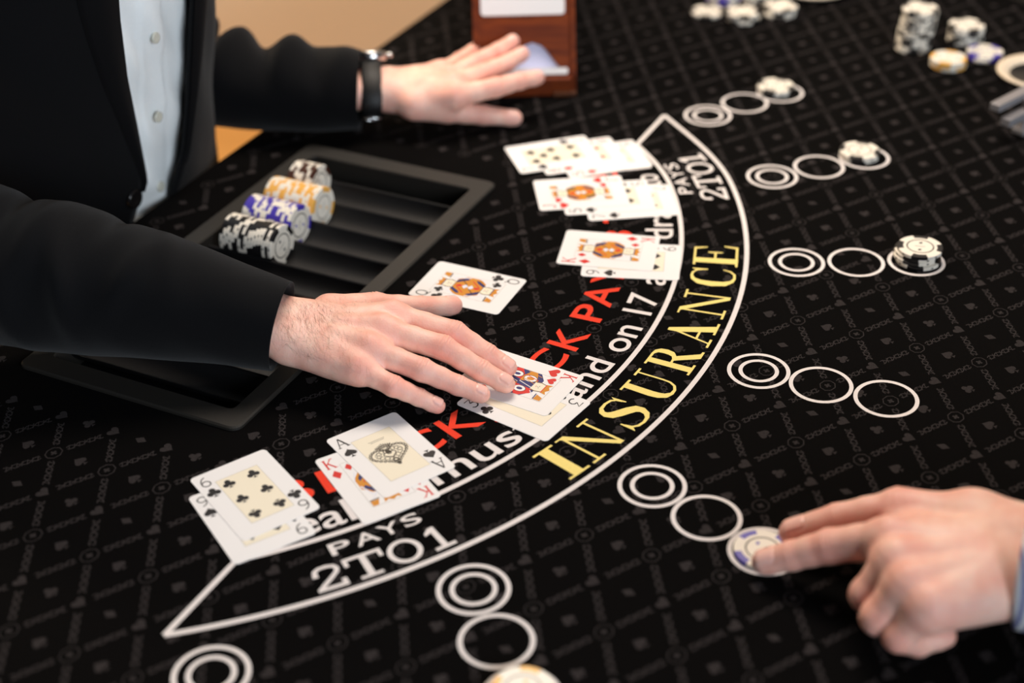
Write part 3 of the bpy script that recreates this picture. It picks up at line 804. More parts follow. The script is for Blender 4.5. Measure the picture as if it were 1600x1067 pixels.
# ------------------------------------------------------------------ things at the far right
def dish(x, y, r, label):
    v, f = lathe([(a * .001, b * .001) for a, b in ((r * .3, .3), (r * .62, .3), (r * .8, 2), (r, 7), (r * 1.0, 8.6), (r * .94, 9), (r * .8, 7.2), (r * .74, 5.5), (r * .7, 3.6))], 64)
    e_ = empty('round_dish', V(x, y, 0)); tag(e_, label, 'dish')
    link('dish_rim', pymesh('dish_rim', v, f, M['dish'], True), e_)
    v, f = lathe([(.0001, .0034), (r * .00071, .0034), (r * .00074, .0052)], 48)
    link('dish_well', pymesh('dish_well', v, f, M['dish_dark'], True), e_)
dish(594, 1593, 48, 'pale round dish with a dark well at the right edge')
dish(392, 1876, 50, 'pale round dish at the top edge beyond the chips')
br = empty('metal_clip', V(532, 1456, 0)); tag(br, 'grey metal clip with two bars at the right edge of the picture', 'clip')
def bar(a, b, wd, th, name):
    a, b = Vector(V(*a)), Vector(V(*b)); d = (b - a); L = d.length; m = d.to_track_quat('X', 'Z').to_matrix().to_4x4()
    bm = bmesh.new(); box_bm(bm, 0, L, -wd * .0005, wd * .0005, -th * .0005, th * .0005, .0012)
    bm.transform(Matrix.Translation(a) @ m)
    under(name, bm_mesh(name, bm, M['grey_metal']), br)
bar((497, 1443, 36), (560, 1497, 36), 12, 8, 'upper_bar'); bar((508, 1437, 22), (560, 1481, 22), 12, 9, 'lower_bar')
bar((538, 1461, .3), (538, 1461, 36), 12, 10, 'upright'); bar((528, 1453, 3.2), (552, 1470, 3.2), 16, 6, 'foot')

# ------------------------------------------------------------------ bodies: distance fields meshed by surface nets
class Field:
    def __init__(s, lo, hi, h):
        s.lo = np.array(lo, float); s.h = h
        s.n = np.ceil((np.array(hi) - s.lo) / h).astype(int) + 1
        s.d = np.full(s.n, 30.0, np.float32)
    def prim(s, a, b, ra, rb, k=3.0, squash=None):
        a = np.array(a, float); b = np.array(b, float)
        mg = max(ra, rb) + k + 3 * s.h + 2
        i0 = np.clip(np.floor((np.minimum(a, b) - mg - s.lo) / s.h).astype(int), 0, s.n); i1 = np.clip(np.ceil((np.maximum(a, b) + mg - s.lo) / s.h).astype(int) + 1, 0, s.n)
        if (i1 <= i0).any(): return
        ax = [s.lo[q] + s.h * np.arange(i0[q], i1[q]) for q in range(3)]
        X = (ax[0][:, None, None]).astype(np.float32); Y = (ax[1][None, :, None]).astype(np.float32); Z = (ax[2][None, None, :]).astype(np.float32)
        px, py, pz = X - a[0], Y - a[1], Z - a[2]
        ab = b - a
        if squash is not None:
            nx, amt = np.array(squash[0], float), squash[1]
            nx = nx / np.linalg.norm(nx)
            dn = (px * nx[0] + py * nx[1] + pz * nx[2]) * (amt - 1)
            px = px + dn * nx[0]; py = py + dn * nx[1]; pz = pz + dn * nx[2]
            ab = ab + (ab @ nx) * (amt - 1) * nx
        L2 = float(ab @ ab) + 1e-9
        t = np.clip((px * ab[0] + py * ab[1] + pz * ab[2]) / L2, 0, 1)
        d = np.sqrt((px - t * ab[0]) ** 2 + (py - t * ab[1]) ** 2 + (pz - t * ab[2]) ** 2) - (ra + (rb - ra) * t)
        sl = tuple(slice(i0[q], i1[q]) for q in range(3))
        e = s.d[sl]; hh = np.clip(.5 + .5 * (e - d) / k, 0, 1)
        s.d[sl] = e + (d - e) * hh - k * hh * (1 - hh)
    def mesh(s):
        D = s.d; n = s.n
        sg = D < 0
        c = [sg[i:n[0] - 1 + i, j:n[1] - 1 + j, k:n[2] - 1 + k] for i in (0, 1) for j in (0, 1) for k in (0, 1)]
        allin = c[0].copy(); anyin = c[0].copy()
        for q in c[1:]: allin &= q; anyin |= q
        act = anyin & ~allin
        I, J, K = np.nonzero(act)
        idx = np.full(act.shape, -1, np.int64); idx[I, J, K] = np.arange(len(I))
        acc = np.zeros((len(I), 3)); cnt = np.zeros(len(I))
        offs = [(i, j, k) for i in (0, 1) for j in (0, 1) for k in (0, 1)]
        for p in range(8):
            for q in range(p + 1, 8):
                o1, o2 = np.array(offs[p]), np.array(offs[q])
                if np.abs(o1 - o2).sum() != 1: continue
                v1 = D[I + o1[0], J + o1[1], K + o1[2]]; v2 = D[I + o2[0], J + o2[1], K + o2[2]]
                mk = (v1 < 0) != (v2 < 0)
                t = np.where(mk, v1 / np.where(np.abs(v1 - v2) < 1e-12, 1, (v1 - v2)), 0)
                pos = o1[None] + t[:, None] * (o2 - o1)[None]
                acc += np.where(mk[:, None], pos, 0); cnt += mk
        verts = (np.stack([I, J, K], 1) + acc / cnt[:, None]) * s.h + s.lo
        quads = []
        for axis in range(3):
            sl0 = [slice(None)] * 3; sl1 = [slice(None)] * 3
            sl0[axis] = slice(0, n[axis] - 1); sl1[axis] = slice(1, n[axis])
            A, B = sg[tuple(sl0)], sg[tuple(sl1)]
            X = A != B
            e = np.nonzero(X); e = [np.array(q) for q in e]
            u, v_ = (axis + 1) % 3, (axis + 2) % 3
            ok = (e[u] > 0) & (e[v_] > 0) & (e[u] < n[u] - 1) & (e[v_] < n[v_] - 1)
            e = [q[ok] for q in e]; ins_ = A[tuple(e)]
            def cell(du, dv):
                q = [e[0].copy(), e[1].copy(), e[2].copy()]; q[u] = q[u] + du; q[v_] = q[v_] + dv
                return idx[tuple(q)]
            qd = np.stack([cell(-1, -1), cell(0, -1), cell(0, 0), cell(-1, 0)], 1)
            qd[~ins_] = qd[~ins_][:, ::-1]
            quads.append(qd)
        return verts, np.concatenate(quads)

def unit(v): v = np.array(v, float); return v / (np.linalg.norm(v) + 1e-9)
FR = {'index': (11.0, 10.0, 9.9, 8.7, 8.5, 7.2), 'middle': (11.2, 10.1, 10.1, 8.9, 8.6, 7.3), 'ring': (10.6, 9.5, 9.5, 8.3, 8.0, 6.8), 'pinky': (9.4, 8.4, 8.4, 7.3, 7.1, 6.1), 'thumb': (13, 11.6, 11.2, 10.2, 9.8, 7.9)}
def build_hand(spec, h, scale=1.0):
    """spec: fingers (name -> 4 joints), wrist, forearm, dorsal 'up' vector. mm. returns verts, quads, red, nail"""
    pts = [q for f_ in spec['fingers'].values() for q in f_] + [spec['wrist'], spec['forearm']]
    lo = np.min(pts, 0) - 34; hi = np.max(pts, 0) + 34
    F = Field(lo, hi, h)
    upv = unit(spec['up']); W_ = np.array(spec['wrist'], float)
    fg = {k: [np.array(q, float) for q in v] for k, v in spec['fingers'].items()}
    side = unit(fg['index'][0] - fg['pinky'][0])                  # towards the thumb
    fwd = unit(np.cross(upv, side)); 
    if fwd @ (fg['middle'][0] - W_) < 0: fwd = -fwd
    palm_up = unit(np.cross(fg['index'][0] - W_, fg['pinky'][0] - W_))
    if palm_up @ upv < 0: palm_up = -palm_up
    sc = scale
    # palm: metacarpals and flesh
    wo = {'index': 14, 'middle': 5, 'ring': -5, 'pinky': -14}
    for k, off in wo.items():
        a = W_ + side * off * sc
        F.prim(a, fg[k][0] - palm_up * 2.5, 14.5 * sc, 12.6 * sc, 11)
    ks = ['index', 'middle', 'ring', 'pinky']
    for p, q in zip(ks[:-1], ks[1:]):
        a = (fg[p][0] * .82 + fg[p][1] * .18) - palm_up * 2; b = (fg[q][0] * .82 + fg[q][1] * .18) - palm_up * 2
        F.prim(a, b, 8.0 * sc, 7.6 * sc, 6)                           # web
        F.prim(fg[p][0] * .6 + W_ * .4 - palm_up * 6, fg[q][0] * .6 + W_ * .4 - palm_up * 3.5, 13.5 * sc, 12.5 * sc, 9)
        F.prim(fg[p][0] * .88 + W_ * .12 - palm_up * 2.5, fg[q][0] * .88 + W_ * .12 - palm_up * 2.5, 11.5 * sc, 11 * sc, 8)
    F.prim(W_ + side * (-18) * sc - palm_up * 5, fg['pinky'][0] * .75 + W_ * .25 - palm_up * 7, 12 * sc, 11 * sc, 9)   # heel, little-finger side
    th = fg['thumb']
    F.prim(W_ + side * 14 * sc - palm_up * 4, th[0], 12 * sc, 13.5 * sc, 9)
    F.prim(th[0], th[1], 13.5 * sc, 12.2 * sc, 8)
    F.prim(th[0] * .5 + fg['index'][0] * .5 - palm_up * 6, th[1] * .65 + fg['index'][0] * .35 - palm_up * 5, 9 * sc, 6.5 * sc, 9)   # thumb web
    # forearm
    fa = np.array(spec['forearm'], float)
    for off in (-13, 0, 13):
        F.prim(W_ + side * off * sc, fa + side * off * 1.25 * sc, 15 * sc, 20 * sc, 10)
    F.prim(W_ - side * 18 * sc + palm_up * 5 - fwd * 10, W_ - side * 18 * sc + palm_up * 5 - fwd * 14, 8.5 * sc, 8 * sc, 8)  # wrist bone
    # fingers
    for k, q in fg.items():
        r = [x * sc for x in FR[k]]
        m1, m2 = (q[0] + q[1]) / 2, (q[1] + q[2]) / 2
        ch = [(q[0], r[0]), (m1, r[1]), (q[1], r[2]), (m2, r[3]), (q[2], r[4]), (q[3], r[5])]
        for i, ((a, ra), (b, rb)) in enumerate(zip(ch[:-1], ch[1:])):
            F.prim(a, b, ra, rb, 4.0 if i == 0 else 2.4)
        # fleshy pad under the tip
        d = unit(q[3] - q[2]); du = unit(upv - d * (upv @ d))
        F.prim(q[3] - d * 4 - du * 1.2, q[3] + d * .6 - du * .6, r[5] * .98, r[5] * .9, 3)
        if k != 'thumb':
            F.prim(q[0] + palm_up * 2.2, q[0] + palm_up * 2.2 + unit(q[1] - q[0]) * 3, 9.3 * sc, 8.6 * sc, 8)   # knuckle
            F.prim(q[0] + palm_up * 8.0 * sc, W_ * .5 + q[0] * .5 + palm_up * 9.5 * sc, 2.2 * sc, 1.6 * sc, 8)      # tendon
    for extra in spec.get('extra', []): F.prim(*extra)
    verts, quads = F.mesh()
    # normals by gradient
    g = np.stack(np.gradient(F.d, h), -1)
    ii = np.clip(((verts - F.lo) / h).round().astype(int), 0, F.n - 1)
    nrm = g[ii[:, 0], ii[:, 1], ii[:, 2]]; nrm /= np.linalg.norm(nrm, axis=1, keepdims=True) + 1e-9
    red = np.zeros(len(verts)); nail = np.zeros(len(verts)); disp = np.zeros(len(verts))
    for k, q in fg.items():
        r = [x * sc for x in FR[k]]
        nu = spec.get('finger_up', {}).get(k, upv)
        nu = unit(nu)
        # knuckle creases
        for jn, rj, am in ((1, r[2], 1.0), (2, r[4], .7)):
            ax_ = unit(unit(q[jn] - q[jn - 1]) + unit(q[jn + 1] - q[jn])); du = unit(nu - ax_ * (nu @ ax_)); sd = np.cross(ax_, du)
            rel = verts - q[jn]; s_1 = rel @ ax_; h_1 = rel @ du; l_1 = rel @ sd
            near = (np.abs(s_1) < 9) & (np.abs(l_1) < rj * 1.15) & (h_1 > 0) & (h_1 < rj * 1.8)
            win = np.where(near, np.clip(h_1 / rj, 0, 1) ** 1.5 * np.exp(-(l_1 / (rj * .75)) ** 2), 0)
            for c0, a0, sg in ((-2.8, .5, .75), (-.2, .7, .7), (2.4, .5, .75), (4.4, .25, .75)):
                bend = c0 + .035 * l_1 ** 2 * (-1 if c0 < 0 else 1) * .6
                disp -= 1.6 * am * a0 * np.exp(-((s_1 - bend) / sg) ** 2) * win
            disp += am * .35 * np.exp(-(s_1 / 5) ** 2) * win
            red = np.maximum(red, (.75 if jn == 1 else .5) * np.exp(-((rel ** 2).sum(1)) / (rj * 1.25) ** 2) * (h_1 > -2))
        rel = verts - q[0]
        red = np.maximum(red, .45 * np.exp(-((rel ** 2).sum(1)) / 17 ** 2))
        # nail
        d = unit(q[3] - q[2]); du = unit(nu - d * (nu @ d)); sd = np.cross(d, du)
        rel = verts - q[3]; s_1 = rel @ d; h_1 = rel @ du; l_1 = rel @ sd
        hw = r[5] * .80; s0, s1 = -6.2 * sc * r[5] / 6.8, r[5] * .66
        qx = np.abs(l_1) - (hw - 2.6); qy = np.abs(s_1 - (s0 + s1) / 2) - ((s1 - s0) / 2 - 2.6)
        sd_ = np.minimum(np.maximum(qx, qy), 0) + np.hypot(np.maximum(qx, 0), np.maximum(qy, 0)) - 2.6
        on = (h_1 > r[5] * .1) & (h_1 < r[5] * 2)
        nail = np.maximum(nail, np.where(on, np.clip((.15 - sd_) / .6, 0, 1), 0))
        disp += np.where(on, -.62 * np.exp(-((sd_ - .15) / .6) ** 2) + .12 * np.clip(-sd_ / .8, 0, 1), 0)
        red = np.maximum(red, .55 * np.exp(-((verts - q[3]) ** 2).sum(1) / (r[5] * 1.3) ** 2))
    verts = verts + nrm * disp[:, None]
    return verts, quads, red, nail

def body_mesh(name, parts):
    """parts: (verts mm, quads, red, nail) joined into one mesh"""
    Vv = []; Q = []; R_ = []; N_ = []; n = 0
    for v, q, r, na in parts:
        Vv.append(v); Q.append(q + n); R_.append(r); N_.append(na); n += len(v)
    Vv = np.concatenate(Vv) * .001; Vv[:, 2] += T
    Q = np.concatenate(Q)
    me = bpy.data.meshes.new(name)
    me.vertices.add(len(Vv)); me.vertices.foreach_set('co', Vv.ravel())
    me.loops.add(Q.size); me.loops.foreach_set('vertex_index', Q.ravel().astype(np.int32))
    me.polygons.add(len(Q)); me.polygons.foreach_set('loop_start', (np.arange(len(Q)) * 4).astype(np.int32))
    me.polygons.foreach_set('use_smooth', np.ones(len(Q), bool))
    me.update(calc_edges=True); me.validate()
    for nm, arr in (('red', np.concatenate(R_)), ('nail', np.concatenate(N_))):
        at = me.attributes.new(nm, 'FLOAT', 'POINT'); at.data.foreach_set('value', arr.astype(np.float32))
    me.materials.append(M['skin'])
    return me

right = dict(up=(.1, -.05, 1), wrist=(-172, 1052, 40), forearm=(-285, 1087, 58), fingers={
    'pinky': [(-121, 1006, 33), (-93, 992, 25), (-74, 991, 14.5), (-60, 989, 8)],
    'ring': [(-112, 1022, 40), (-71, 1005.5, 30.5), (-43.5, 1002.5, 17), (-25.5, 1000.5, 9.5)],
    'middle': [(-103, 1045, 43), (-55, 1031, 34), (-25, 1020, 18.5), (-6, 1013.5, 10)],
    'index': [(-96, 1069, 41), (-46, 1053.5, 33), (-20, 1043, 18.5), (-4, 1036.5, 10)],
    'thumb': [(-150, 1085, 36), (-113, 1100, 31), (-76, 1114, 20), (-50, 1129, 12.5)]},
    finger_up={'thumb': (.1, .75, .6)})
left = dict(up=(-.05, -.35, 1), wrist=(-126, 1520, 40), forearm=(-220, 1511, 47), fingers={
    'pinky': [(-69, 1555, 41), (-49, 1584, 42), (-35, 1602, 45), (-24, 1619, 47)],
    'ring': [(-60, 1526, 46), (-30, 1560, 50), (-7, 1578, 55), (9, 1594, 59)],
    'middle': [(-55, 1506, 47), (-23, 1539, 46), (2, 1560, 48), (19, 1577, 51)],
    'index': [(-53, 1489, 43), (-10, 1507, 44), (15, 1521, 44), (34, 1534, 42)],
    'thumb': [(-96, 1490, 34), (-62, 1495, 24), (-24, 1502, 15), (8, 1504, 10)]})

# dealer's trunk, arms, neck and head (under the clothes), coarse
def trunk_cx(z): return -126 + .18 * z
def coarse_dealer():
    lo = np.array((-900, 900, -780)); hi = np.array((150, 1800, 900))
    F = Field((-820, 1020, -790), (-60, 1760, 840), 12)
    L3 = lambda x, y, z: Lmm(x, y, z)
    F.prim(L3(-150, 50, -200), L3(trunk_cx(150), 50, 150), 88, 86, 20, squash=((c_, s_, 0), 1.25))
    F.prim(L3(trunk_cx(100), 50, 100), L3(trunk_cx(330) - 10, 50, 330), 84, 86, 20, squash=((c_, s_, 0), 1.25))
    F.prim(L3(-60, -70, 365), L3(-60, 110, 365), 48, 48, 30)
    F.prim(L3(-52, 50, 385), L3(-48, 50, 420), 52, 50, 25)
    for s in (-1, 1):
        F.prim(L3(-66, 50 + 80 * s, 345), L3(-68, 50 + 95 * s, 320), 38, 36, 20)
        F.prim(L3(-150, 50 + 70 * s, -240), L3(-160, 50 + 85 * s, -700), 68, 45, 20)
    F.prim(L3(-61, -180, 305), L3(-58, -228, 220), 40, 38, 15); F.prim(L3(-58, -226, 220), L3(-32, -250, 122), 38, 36, 15); F.prim(L3(-32, -250, 122), Lmm(*to_local(-262, 1080), 54), 36, 24, 15)
    F.prim(L3(-86, 188, 290), L3(-112, 199, 180), 40, 36, 15); F.prim(L3(-112, 199, 180), L3(-118, 202, 84), 36, 32, 15); F.prim(L3(-118, 202, 80), Lmm(*to_local(-210, 1511), 47), 30, 20, 15)
    v, q = F.mesh(); z = np.zeros(len(v)); return v, q, z, z

def head(base, fwd_, z0):
    """a head on its neck; base: centre under the skull (mm), fwd_: facing direction"""
    fx = unit(np.array((fwd_[0], fwd_[1], 0))); sx = np.array((-fx[1], fx[0], 0)); b0 = np.array((base[0], base[1], 0.0))
    H = lambda f_, s_, z: b0 + fx * f_ + sx * s_ + np.array((0, 0, z0 + z))
    F = Field(b0 + np.array((-150, -150, z0 - 110)), b0 + np.array((150, 150, z0 + 260)), 3.5)
    F.prim(H(-18, 0, -90), H(-8, 0, 40), 54, 50, 20)
    F.prim(H(-12, 0, 145), H(8, 0, 142), 82, 78, 20, squash=(sx, 1.12))
    F.prim(H(30, 0, 95), H(40, 0, 48), 58, 40, 25, squash=(sx, 1.05)); F.prim(H(62, 0, 26), H(64, 0, 22), 20, 17, 18)
    F.prim(H(84, -22, 128), H(84, 22, 128), 10, 10, 10)
    F.prim(H(86, 0, 122), H(103, 0, 88), 6, 9, 8)
    for s in (-1, 1):
        F.prim(H(98, 9 * s, 86), H(94, 11 * s, 85), 6, 5, 5)
        F.prim(H(-4, 74 * s, 122), H(0, 73 * s, 88), 13, 8, 6, squash=(sx, 1.8))
        F.prim(H(70, 34 * s, 92), H(60, 44 * s, 90), 18, 16, 14)
        F.prim(H(82, 30 * s, 110), H(80, 38 * s, 109), 8.5, 7, 4)
    F.prim(H(90, -17, 57), H(90, 17, 57), 5, 5, 4); F.prim(H(87, -15, 48), H(87, 15, 48), 6, 6, 4)
    v, q = F.mesh()
    red = np.maximum(np.exp(-(((v - H(92, 0, 53)) / np.array((26, 26, 9))) ** 2).sum(1)), .4 * np.exp(-((v - H(100, 0, 88)) ** 2).sum(1) / 500))
    return (v, q, red, np.zeros(len(v))), H
def head_parts(parent, H, key):
    for s in (-1, 1):
        v, f = lathe([(.0001, .0125), (.004, .0119), (.0052, .0114)], 20); c = H(77, 31 * s, 110)
        fx = unit(H(1, 0, 0) - H(0, 0, 0)); rot_ = Vector(fx).to_track_quat('Z', 'Y').to_matrix().to_4x4()
        sv, sf = lathe([(.0112 * math.sin(t * math.pi / 12) + 1e-5, .0112 * math.cos(t * math.pi / 12)) for t in range(13)], 24)
        e_ = under('eye', pymesh('eye', [tuple(Matrix.Translation(V(*c)) @ rot_ @ Vector(q)) for q in sv], sf, M['chip_white'], True), parent)
        link('iris', pymesh('iris', [tuple(Matrix.Translation(V(*c)) @ rot_ @ Vector(q)) for q in v], f, M['ink_brown'], True), e_)
        mb = MB(); pts = [H(92 - .05 * abs(t) ** 1.6, (31 + t) * s, 131 + 3 - .02 * t * t) for t in range(-16, 17, 4)]
        for p_, q_ in zip(pts[:-1], pts[1:]): mb.add([V(*(p_ + np.array((0, 0, 3)))), V(*(q_ + np.array((0, 0, 3)))), V(*(q_ - np.array((0, 0, 3)))), V(*(p_ - np.array((0, 0, 3))))], [(0, 1, 2, 3)])
        under('eyebrow', mb.mesh('eyebrow', M['hair']), parent)
    v = []; f = []; n1, n2 = 22, 56
    for i in range(n1 + 1):
        for k in range(n2):
            a = 2 * math.pi * k / n2; fr = .5 + .5 * math.cos(a)
            low = 70 + 105 * fr ** 1.3 + (14 if abs(math.sin(a)) > .8 else 0)          # hairline: high at the brow, low at the nape
            zt = low + (240 - low) * i / n1
            u_ = min(1, max(-1, (zt - 144) / 93)); rr = math.sqrt(max(0, 1 - u_ * u_)) + .02
            wv_ = 1 + .015 * math.sin(9 * a + zt * .15)
            v.append(V(*H(-2 + 101 * rr * wv_ * math.cos(a), 81 * rr * wv_ * math.sin(a), zt)))
    for i in range(n1):
        for k in range(n2): f.append((i * n2 + k, i * n2 + (k + 1) % n2, (i + 1) * n2 + (k + 1) % n2, (i + 1) * n2 + k))
    under('hair', pymesh('hair_' + key, v, f, M['hair'], True), parent)
    # shirt collar standing round the neck
    v = []; f = []; n2 = 48
    for i, (r_, z_) in enumerate(((60, -62), (61, -20), (64, -16), (70, -52))):
        for k in range(n2 + 1):
            a = math.radians(14 + 332 * k / n2); v.append(V(*H(-16 + r_ * math.cos(a), r_ * math.sin(a), z_ - 12 * math.cos(a))))
    for i in range(3):
        for k in range(n2): f.append((i * 49 + k, i * 49 + k + 1, (i + 1) * 49 + k + 1, (i + 1) * 49 + k))
    under('collar', pymesh('collar_' + key, v, f, M['shirt'], True), parent)
dealer = empty('person', Lw(-150, 50, -780))
tag(dealer, 'person in a dark suit and white shirt dealing cards behind the tray', 'person')
rh = build_hand(right, .75)
hd, Hd = head(Lmm(-34, 50)[:2], (c_, s_), 478)
skin_body = under('body', body_mesh('dealer_body', [rh, build_hand(left, 1.1, 1.06), coarse_dealer(), hd]), dealer)
head_parts(dealer, Hd, 'dealer')
def hand_hair(hand, n=1000):
    v, q = hand[0], hand[1]
    c = v[q].mean(1); nr = np.cross(v[q[:, 1]] - v[q[:, 0]], v[q[:, 2]] - v[q[:, 0]]); nr /= np.linalg.norm(nr, axis=1, keepdims=True) + 1e-9
    r_ = np.random.RandomState(9)
    ok = np.nonzero((nr[:, 2] > .35) & (c[:, 0] > -190) & (c[:, 0] < -112) & (c[:, 2] > 30))[0]
    wgt = np.exp(-((c[ok, 0] + 160) / 26) ** 2) * np.exp(-((c[ok, 1] - 1050) / 30) ** 2) + .06
    sel = r_.choice(ok, n, p=wgt / wgt.sum())
    mb = MB()
    for i in sel:
        p = c[i]; nn = nr[i]; d = np.array((.35, -.9, 0)) + r_.normal(0, .3, 3); d -= nn * (d @ nn); d = unit(d)
        L = r_.uniform(5, 10); sd = np.cross(d, nn) * .035; cur = r_.normal(0, .12)
        pts = [p + d * L * t + nn * (.5 * math.sin(math.pi * min(t, .8)) + .05) * 1.2 + np.cross(d, nn) * cur * L * t * t for t in (0, .33, .66, 1)]
        vs = [V(*(a_ + sd * k_)) for a_, w_ in zip(pts, (1, .9, .7, .3)) for k_ in (w_, -w_)]
        mb.add(vs, [(0, 1, 3, 2), (2, 3, 5, 4), (4, 5, 7, 6)])
    return mb.mesh('hand_hair', M['body_hair'])
tag(under('hand_hair', hand_hair(rh), dealer), 'fine dark hair on the back of the hand', kind='stuff')

# ------------------------------------------------------------------ clothes of the dealer
def catmull(P_, n):
    P_ = np.array(P_, float); m = len(P_); out = []
    for i in range(m - 1):
        p0 = P_[max(i - 1, 0)]; p1 = P_[i]; p2 = P_[i + 1]; p3 = P_[min(i + 2, m - 1)]
        for k in range(n):
            t = k / n
            out.append(.5 * ((2 * p1) + (-p0 + p2) * t + (2 * p0 - 5 * p1 + 4 * p2 - p3) * t * t + (-p0 + 3 * p1 - 3 * p2 + p3) * t ** 3))
    out.append(P_[-1]); return np.array(out)

def tube(name, stations, parent, m, wr=None, seg=64, per=16, thick=3, floor_z=None, wall=26, cap=False):
    """stations: (x,y,z, r_side, r_up) in mm, last one is the open end (cuff)"""
    S = catmull(stations, per); C = S[:, :3]; n = len(C)
    tng = np.gradient(C, axis=0); tng /= np.linalg.norm(tng, axis=1, keepdims=True)
    ln = np.concatenate([[0], np.cumsum(np.linalg.norm(np.diff(C, axis=0), axis=1))])
    v = []; th = np.linspace(0, 2 * np.pi, seg, endpoint=False)
    rows = []
    side0 = None
    for i in range(n):
        if side0 is None:
            side = np.cross(tng[i], (0, 0, 1)); side /= np.linalg.norm(side)
        else:
            side = side0 - tng[i] * (side0 @ tng[i]); side /= np.linalg.norm(side)
        side0 = side; upn = np.cross(side, tng[i])
        au = math.atan2(upn[2], side[2]); dd = wr(ln[i], ln[-1], th - au + math.pi / 2) if wr else 0
        rs, ru = S[i, 3] + dd, S[i, 4] + dd
        row = C[i] + (np.cos(th) * rs)[:, None] * side + (np.sin(th) * ru)[:, None] * upn
        if floor_z is not None: row[:, 2] = np.maximum(row[:, 2], floor_z + .4 * np.sin(th * 7))
        rows.append(row)
    # turned-in hem
    cN, tN = C[-1], tng[-1]
    last = rows[-1]
    for f_, bk in ((.985, -.0), (1 - thick / 34, 2), (1 - thick / 34, wall)):
        rows.append(cN + (last - cN) * f_ - tN * bk)
    v = np.concatenate(rows); f = []
    for i in range(len(rows) - 1):
        for k in range(seg): f.append((i * seg + k, i * seg + (k + 1) % seg, (i + 1) * seg + (k + 1) % seg, (i + 1) * seg + k))
    if cap: f.append(tuple(range(seg))[::-1])
    v = v * .001; v[:, 2] += T
    o = link(name, pymesh(name, v, f, m, True), parent)
    return o

rg = np.random.RandomState(3)
def folds(items):
    """items: (pos along mm, angle centre, angle width, amplitude, width, slant)"""
    def fn(s, L, th):
        d = np.zeros_like(th)
        for p, ac, aw, am, wd, slt in items:
            dt = (th - ac + np.pi) % (2 * np.pi) - np.pi
            x = (s - p - slt * dt) / wd
            d += am * np.exp(-x * x) * np.exp(-(dt / aw) ** 2)
        d += .8 * np.sin(s * .05 + 2 * np.sin(th)) * np.sin(th * 3 + s * .03)
        return d
    return fn

jacket = empty('jacket_root')   # replaced below by the jacket mesh
bpy.data.objects.remove(jacket)
NZ, zlo, zhi = 60, -230., 430.
def torso_pt(th, z, off):
    if z < 0: a, b = 100 - .0 * z, 158
    else:
        t = min(1, z / 300); a, b = 100 + 12 * t, 158 + (34 if math.sin(th) < 0 else -46) * t
    if z > 330: k = (z - 330) / 100; a *= 1 - .45 * k * k; b *= 1 - .12 * k * k
    cx = trunk_cx(max(z, 0)) if z > 0 else -126
    c, s = math.cos(th), math.sin(th); p = 2.4
    rr = (abs(c) ** p + abs(s) ** p) ** (-1 / p)
    return np.array((cx + (a + off) * rr * c, 50 + (b + off) * rr * s, z))
def y_to_th(y, z, off):                      # angle on the front where the surface reaches y
    lo_, hi_ = -1.5, 1.5
    for _ in range(30):
        mid = (lo_ + hi_) / 2
        if torso_pt(mid, z, off)[1] < y: lo_ = mid
        else: hi_ = mid
    return mid
def open_l(z):                               # right front edge of the jacket (towards the camera)
    zs = [-230, -60, 0, 40, 100, 160, 220, 300, 430]; ys = [-8, -4, 2, 17, 2, -13, -23, -32, -30]
    return float(np.interp(z, zs, ys))
def open_r(z):
    zs = [-230, -60, 0, 40, 100, 160, 220, 300, 430]; ys = [46, 50, 60, 78, 82, 82, 82, 84, 76]
    return float(np.interp(z, zs, ys))
def shirt_mesh():
    v = []; f = []; nt_ = 60; rows = 90
    for i in range(rows + 1):
        z = -60 + (zhi - 40 + 60) * i / rows
        a0, a1 = y_to_th(open_l(z) - 45, z, 0), y_to_th(open_r(z) + 40, z, 0)
        for k in range(nt_ + 1):
            th = a0 + (a1 - a0) * k / nt_
            p = torso_pt(th, z, -2)
            y = p[1]
            wv = 2.2 * math.sin(z * .045 + y * .05) * math.sin(y * .09 + 1) + 1.6 * math.sin(z * .11 + y * .12 + 1.4) + 2.5 * math.exp(-((z - 24 + (y - 30) * .5) / 13) ** 2) - 2.0 * math.exp(-((z - 52 + (y - 30) * .3) / 15) ** 2)
            pl = 1.6 if abs(y - 56 + z * .1) < 16 else 0
            p[0] += wv + pl
            v.append(Lw(*p))
    m = nt_ + 1
    for i in range(rows):
        for k in range(nt_): f.append((i * m + k, i * m + k + 1, (i + 1) * m + k + 1, (i + 1) * m + k))
    return pymesh('shirt', v, f, M['shirt'], True)
shirt = under('shirt', shirt_mesh(), dealer)
for z in (10, 92, 178, 262):
    y = 56 - z * .1; p = torso_pt(y_to_th(y, z, 0), z, 0); p[0] += 3.4
    v, f = lathe([(.0001, .0012), (.002, .0011), (.0040, .0018), (.0052, .0014), (.0055, 0)], 20)
    rotm = Matrix.Rotation(AX, 4, 'Z') @ Matrix.Rotation(math.pi / 2, 4, 'Y')
    me = pymesh('shirt_button', [tuple((Matrix.Translation(Lw(*p)) @ rotm @ Vector(q))) for q in v], f, M['button'], True)
    link('shirt_button', me, shirt)

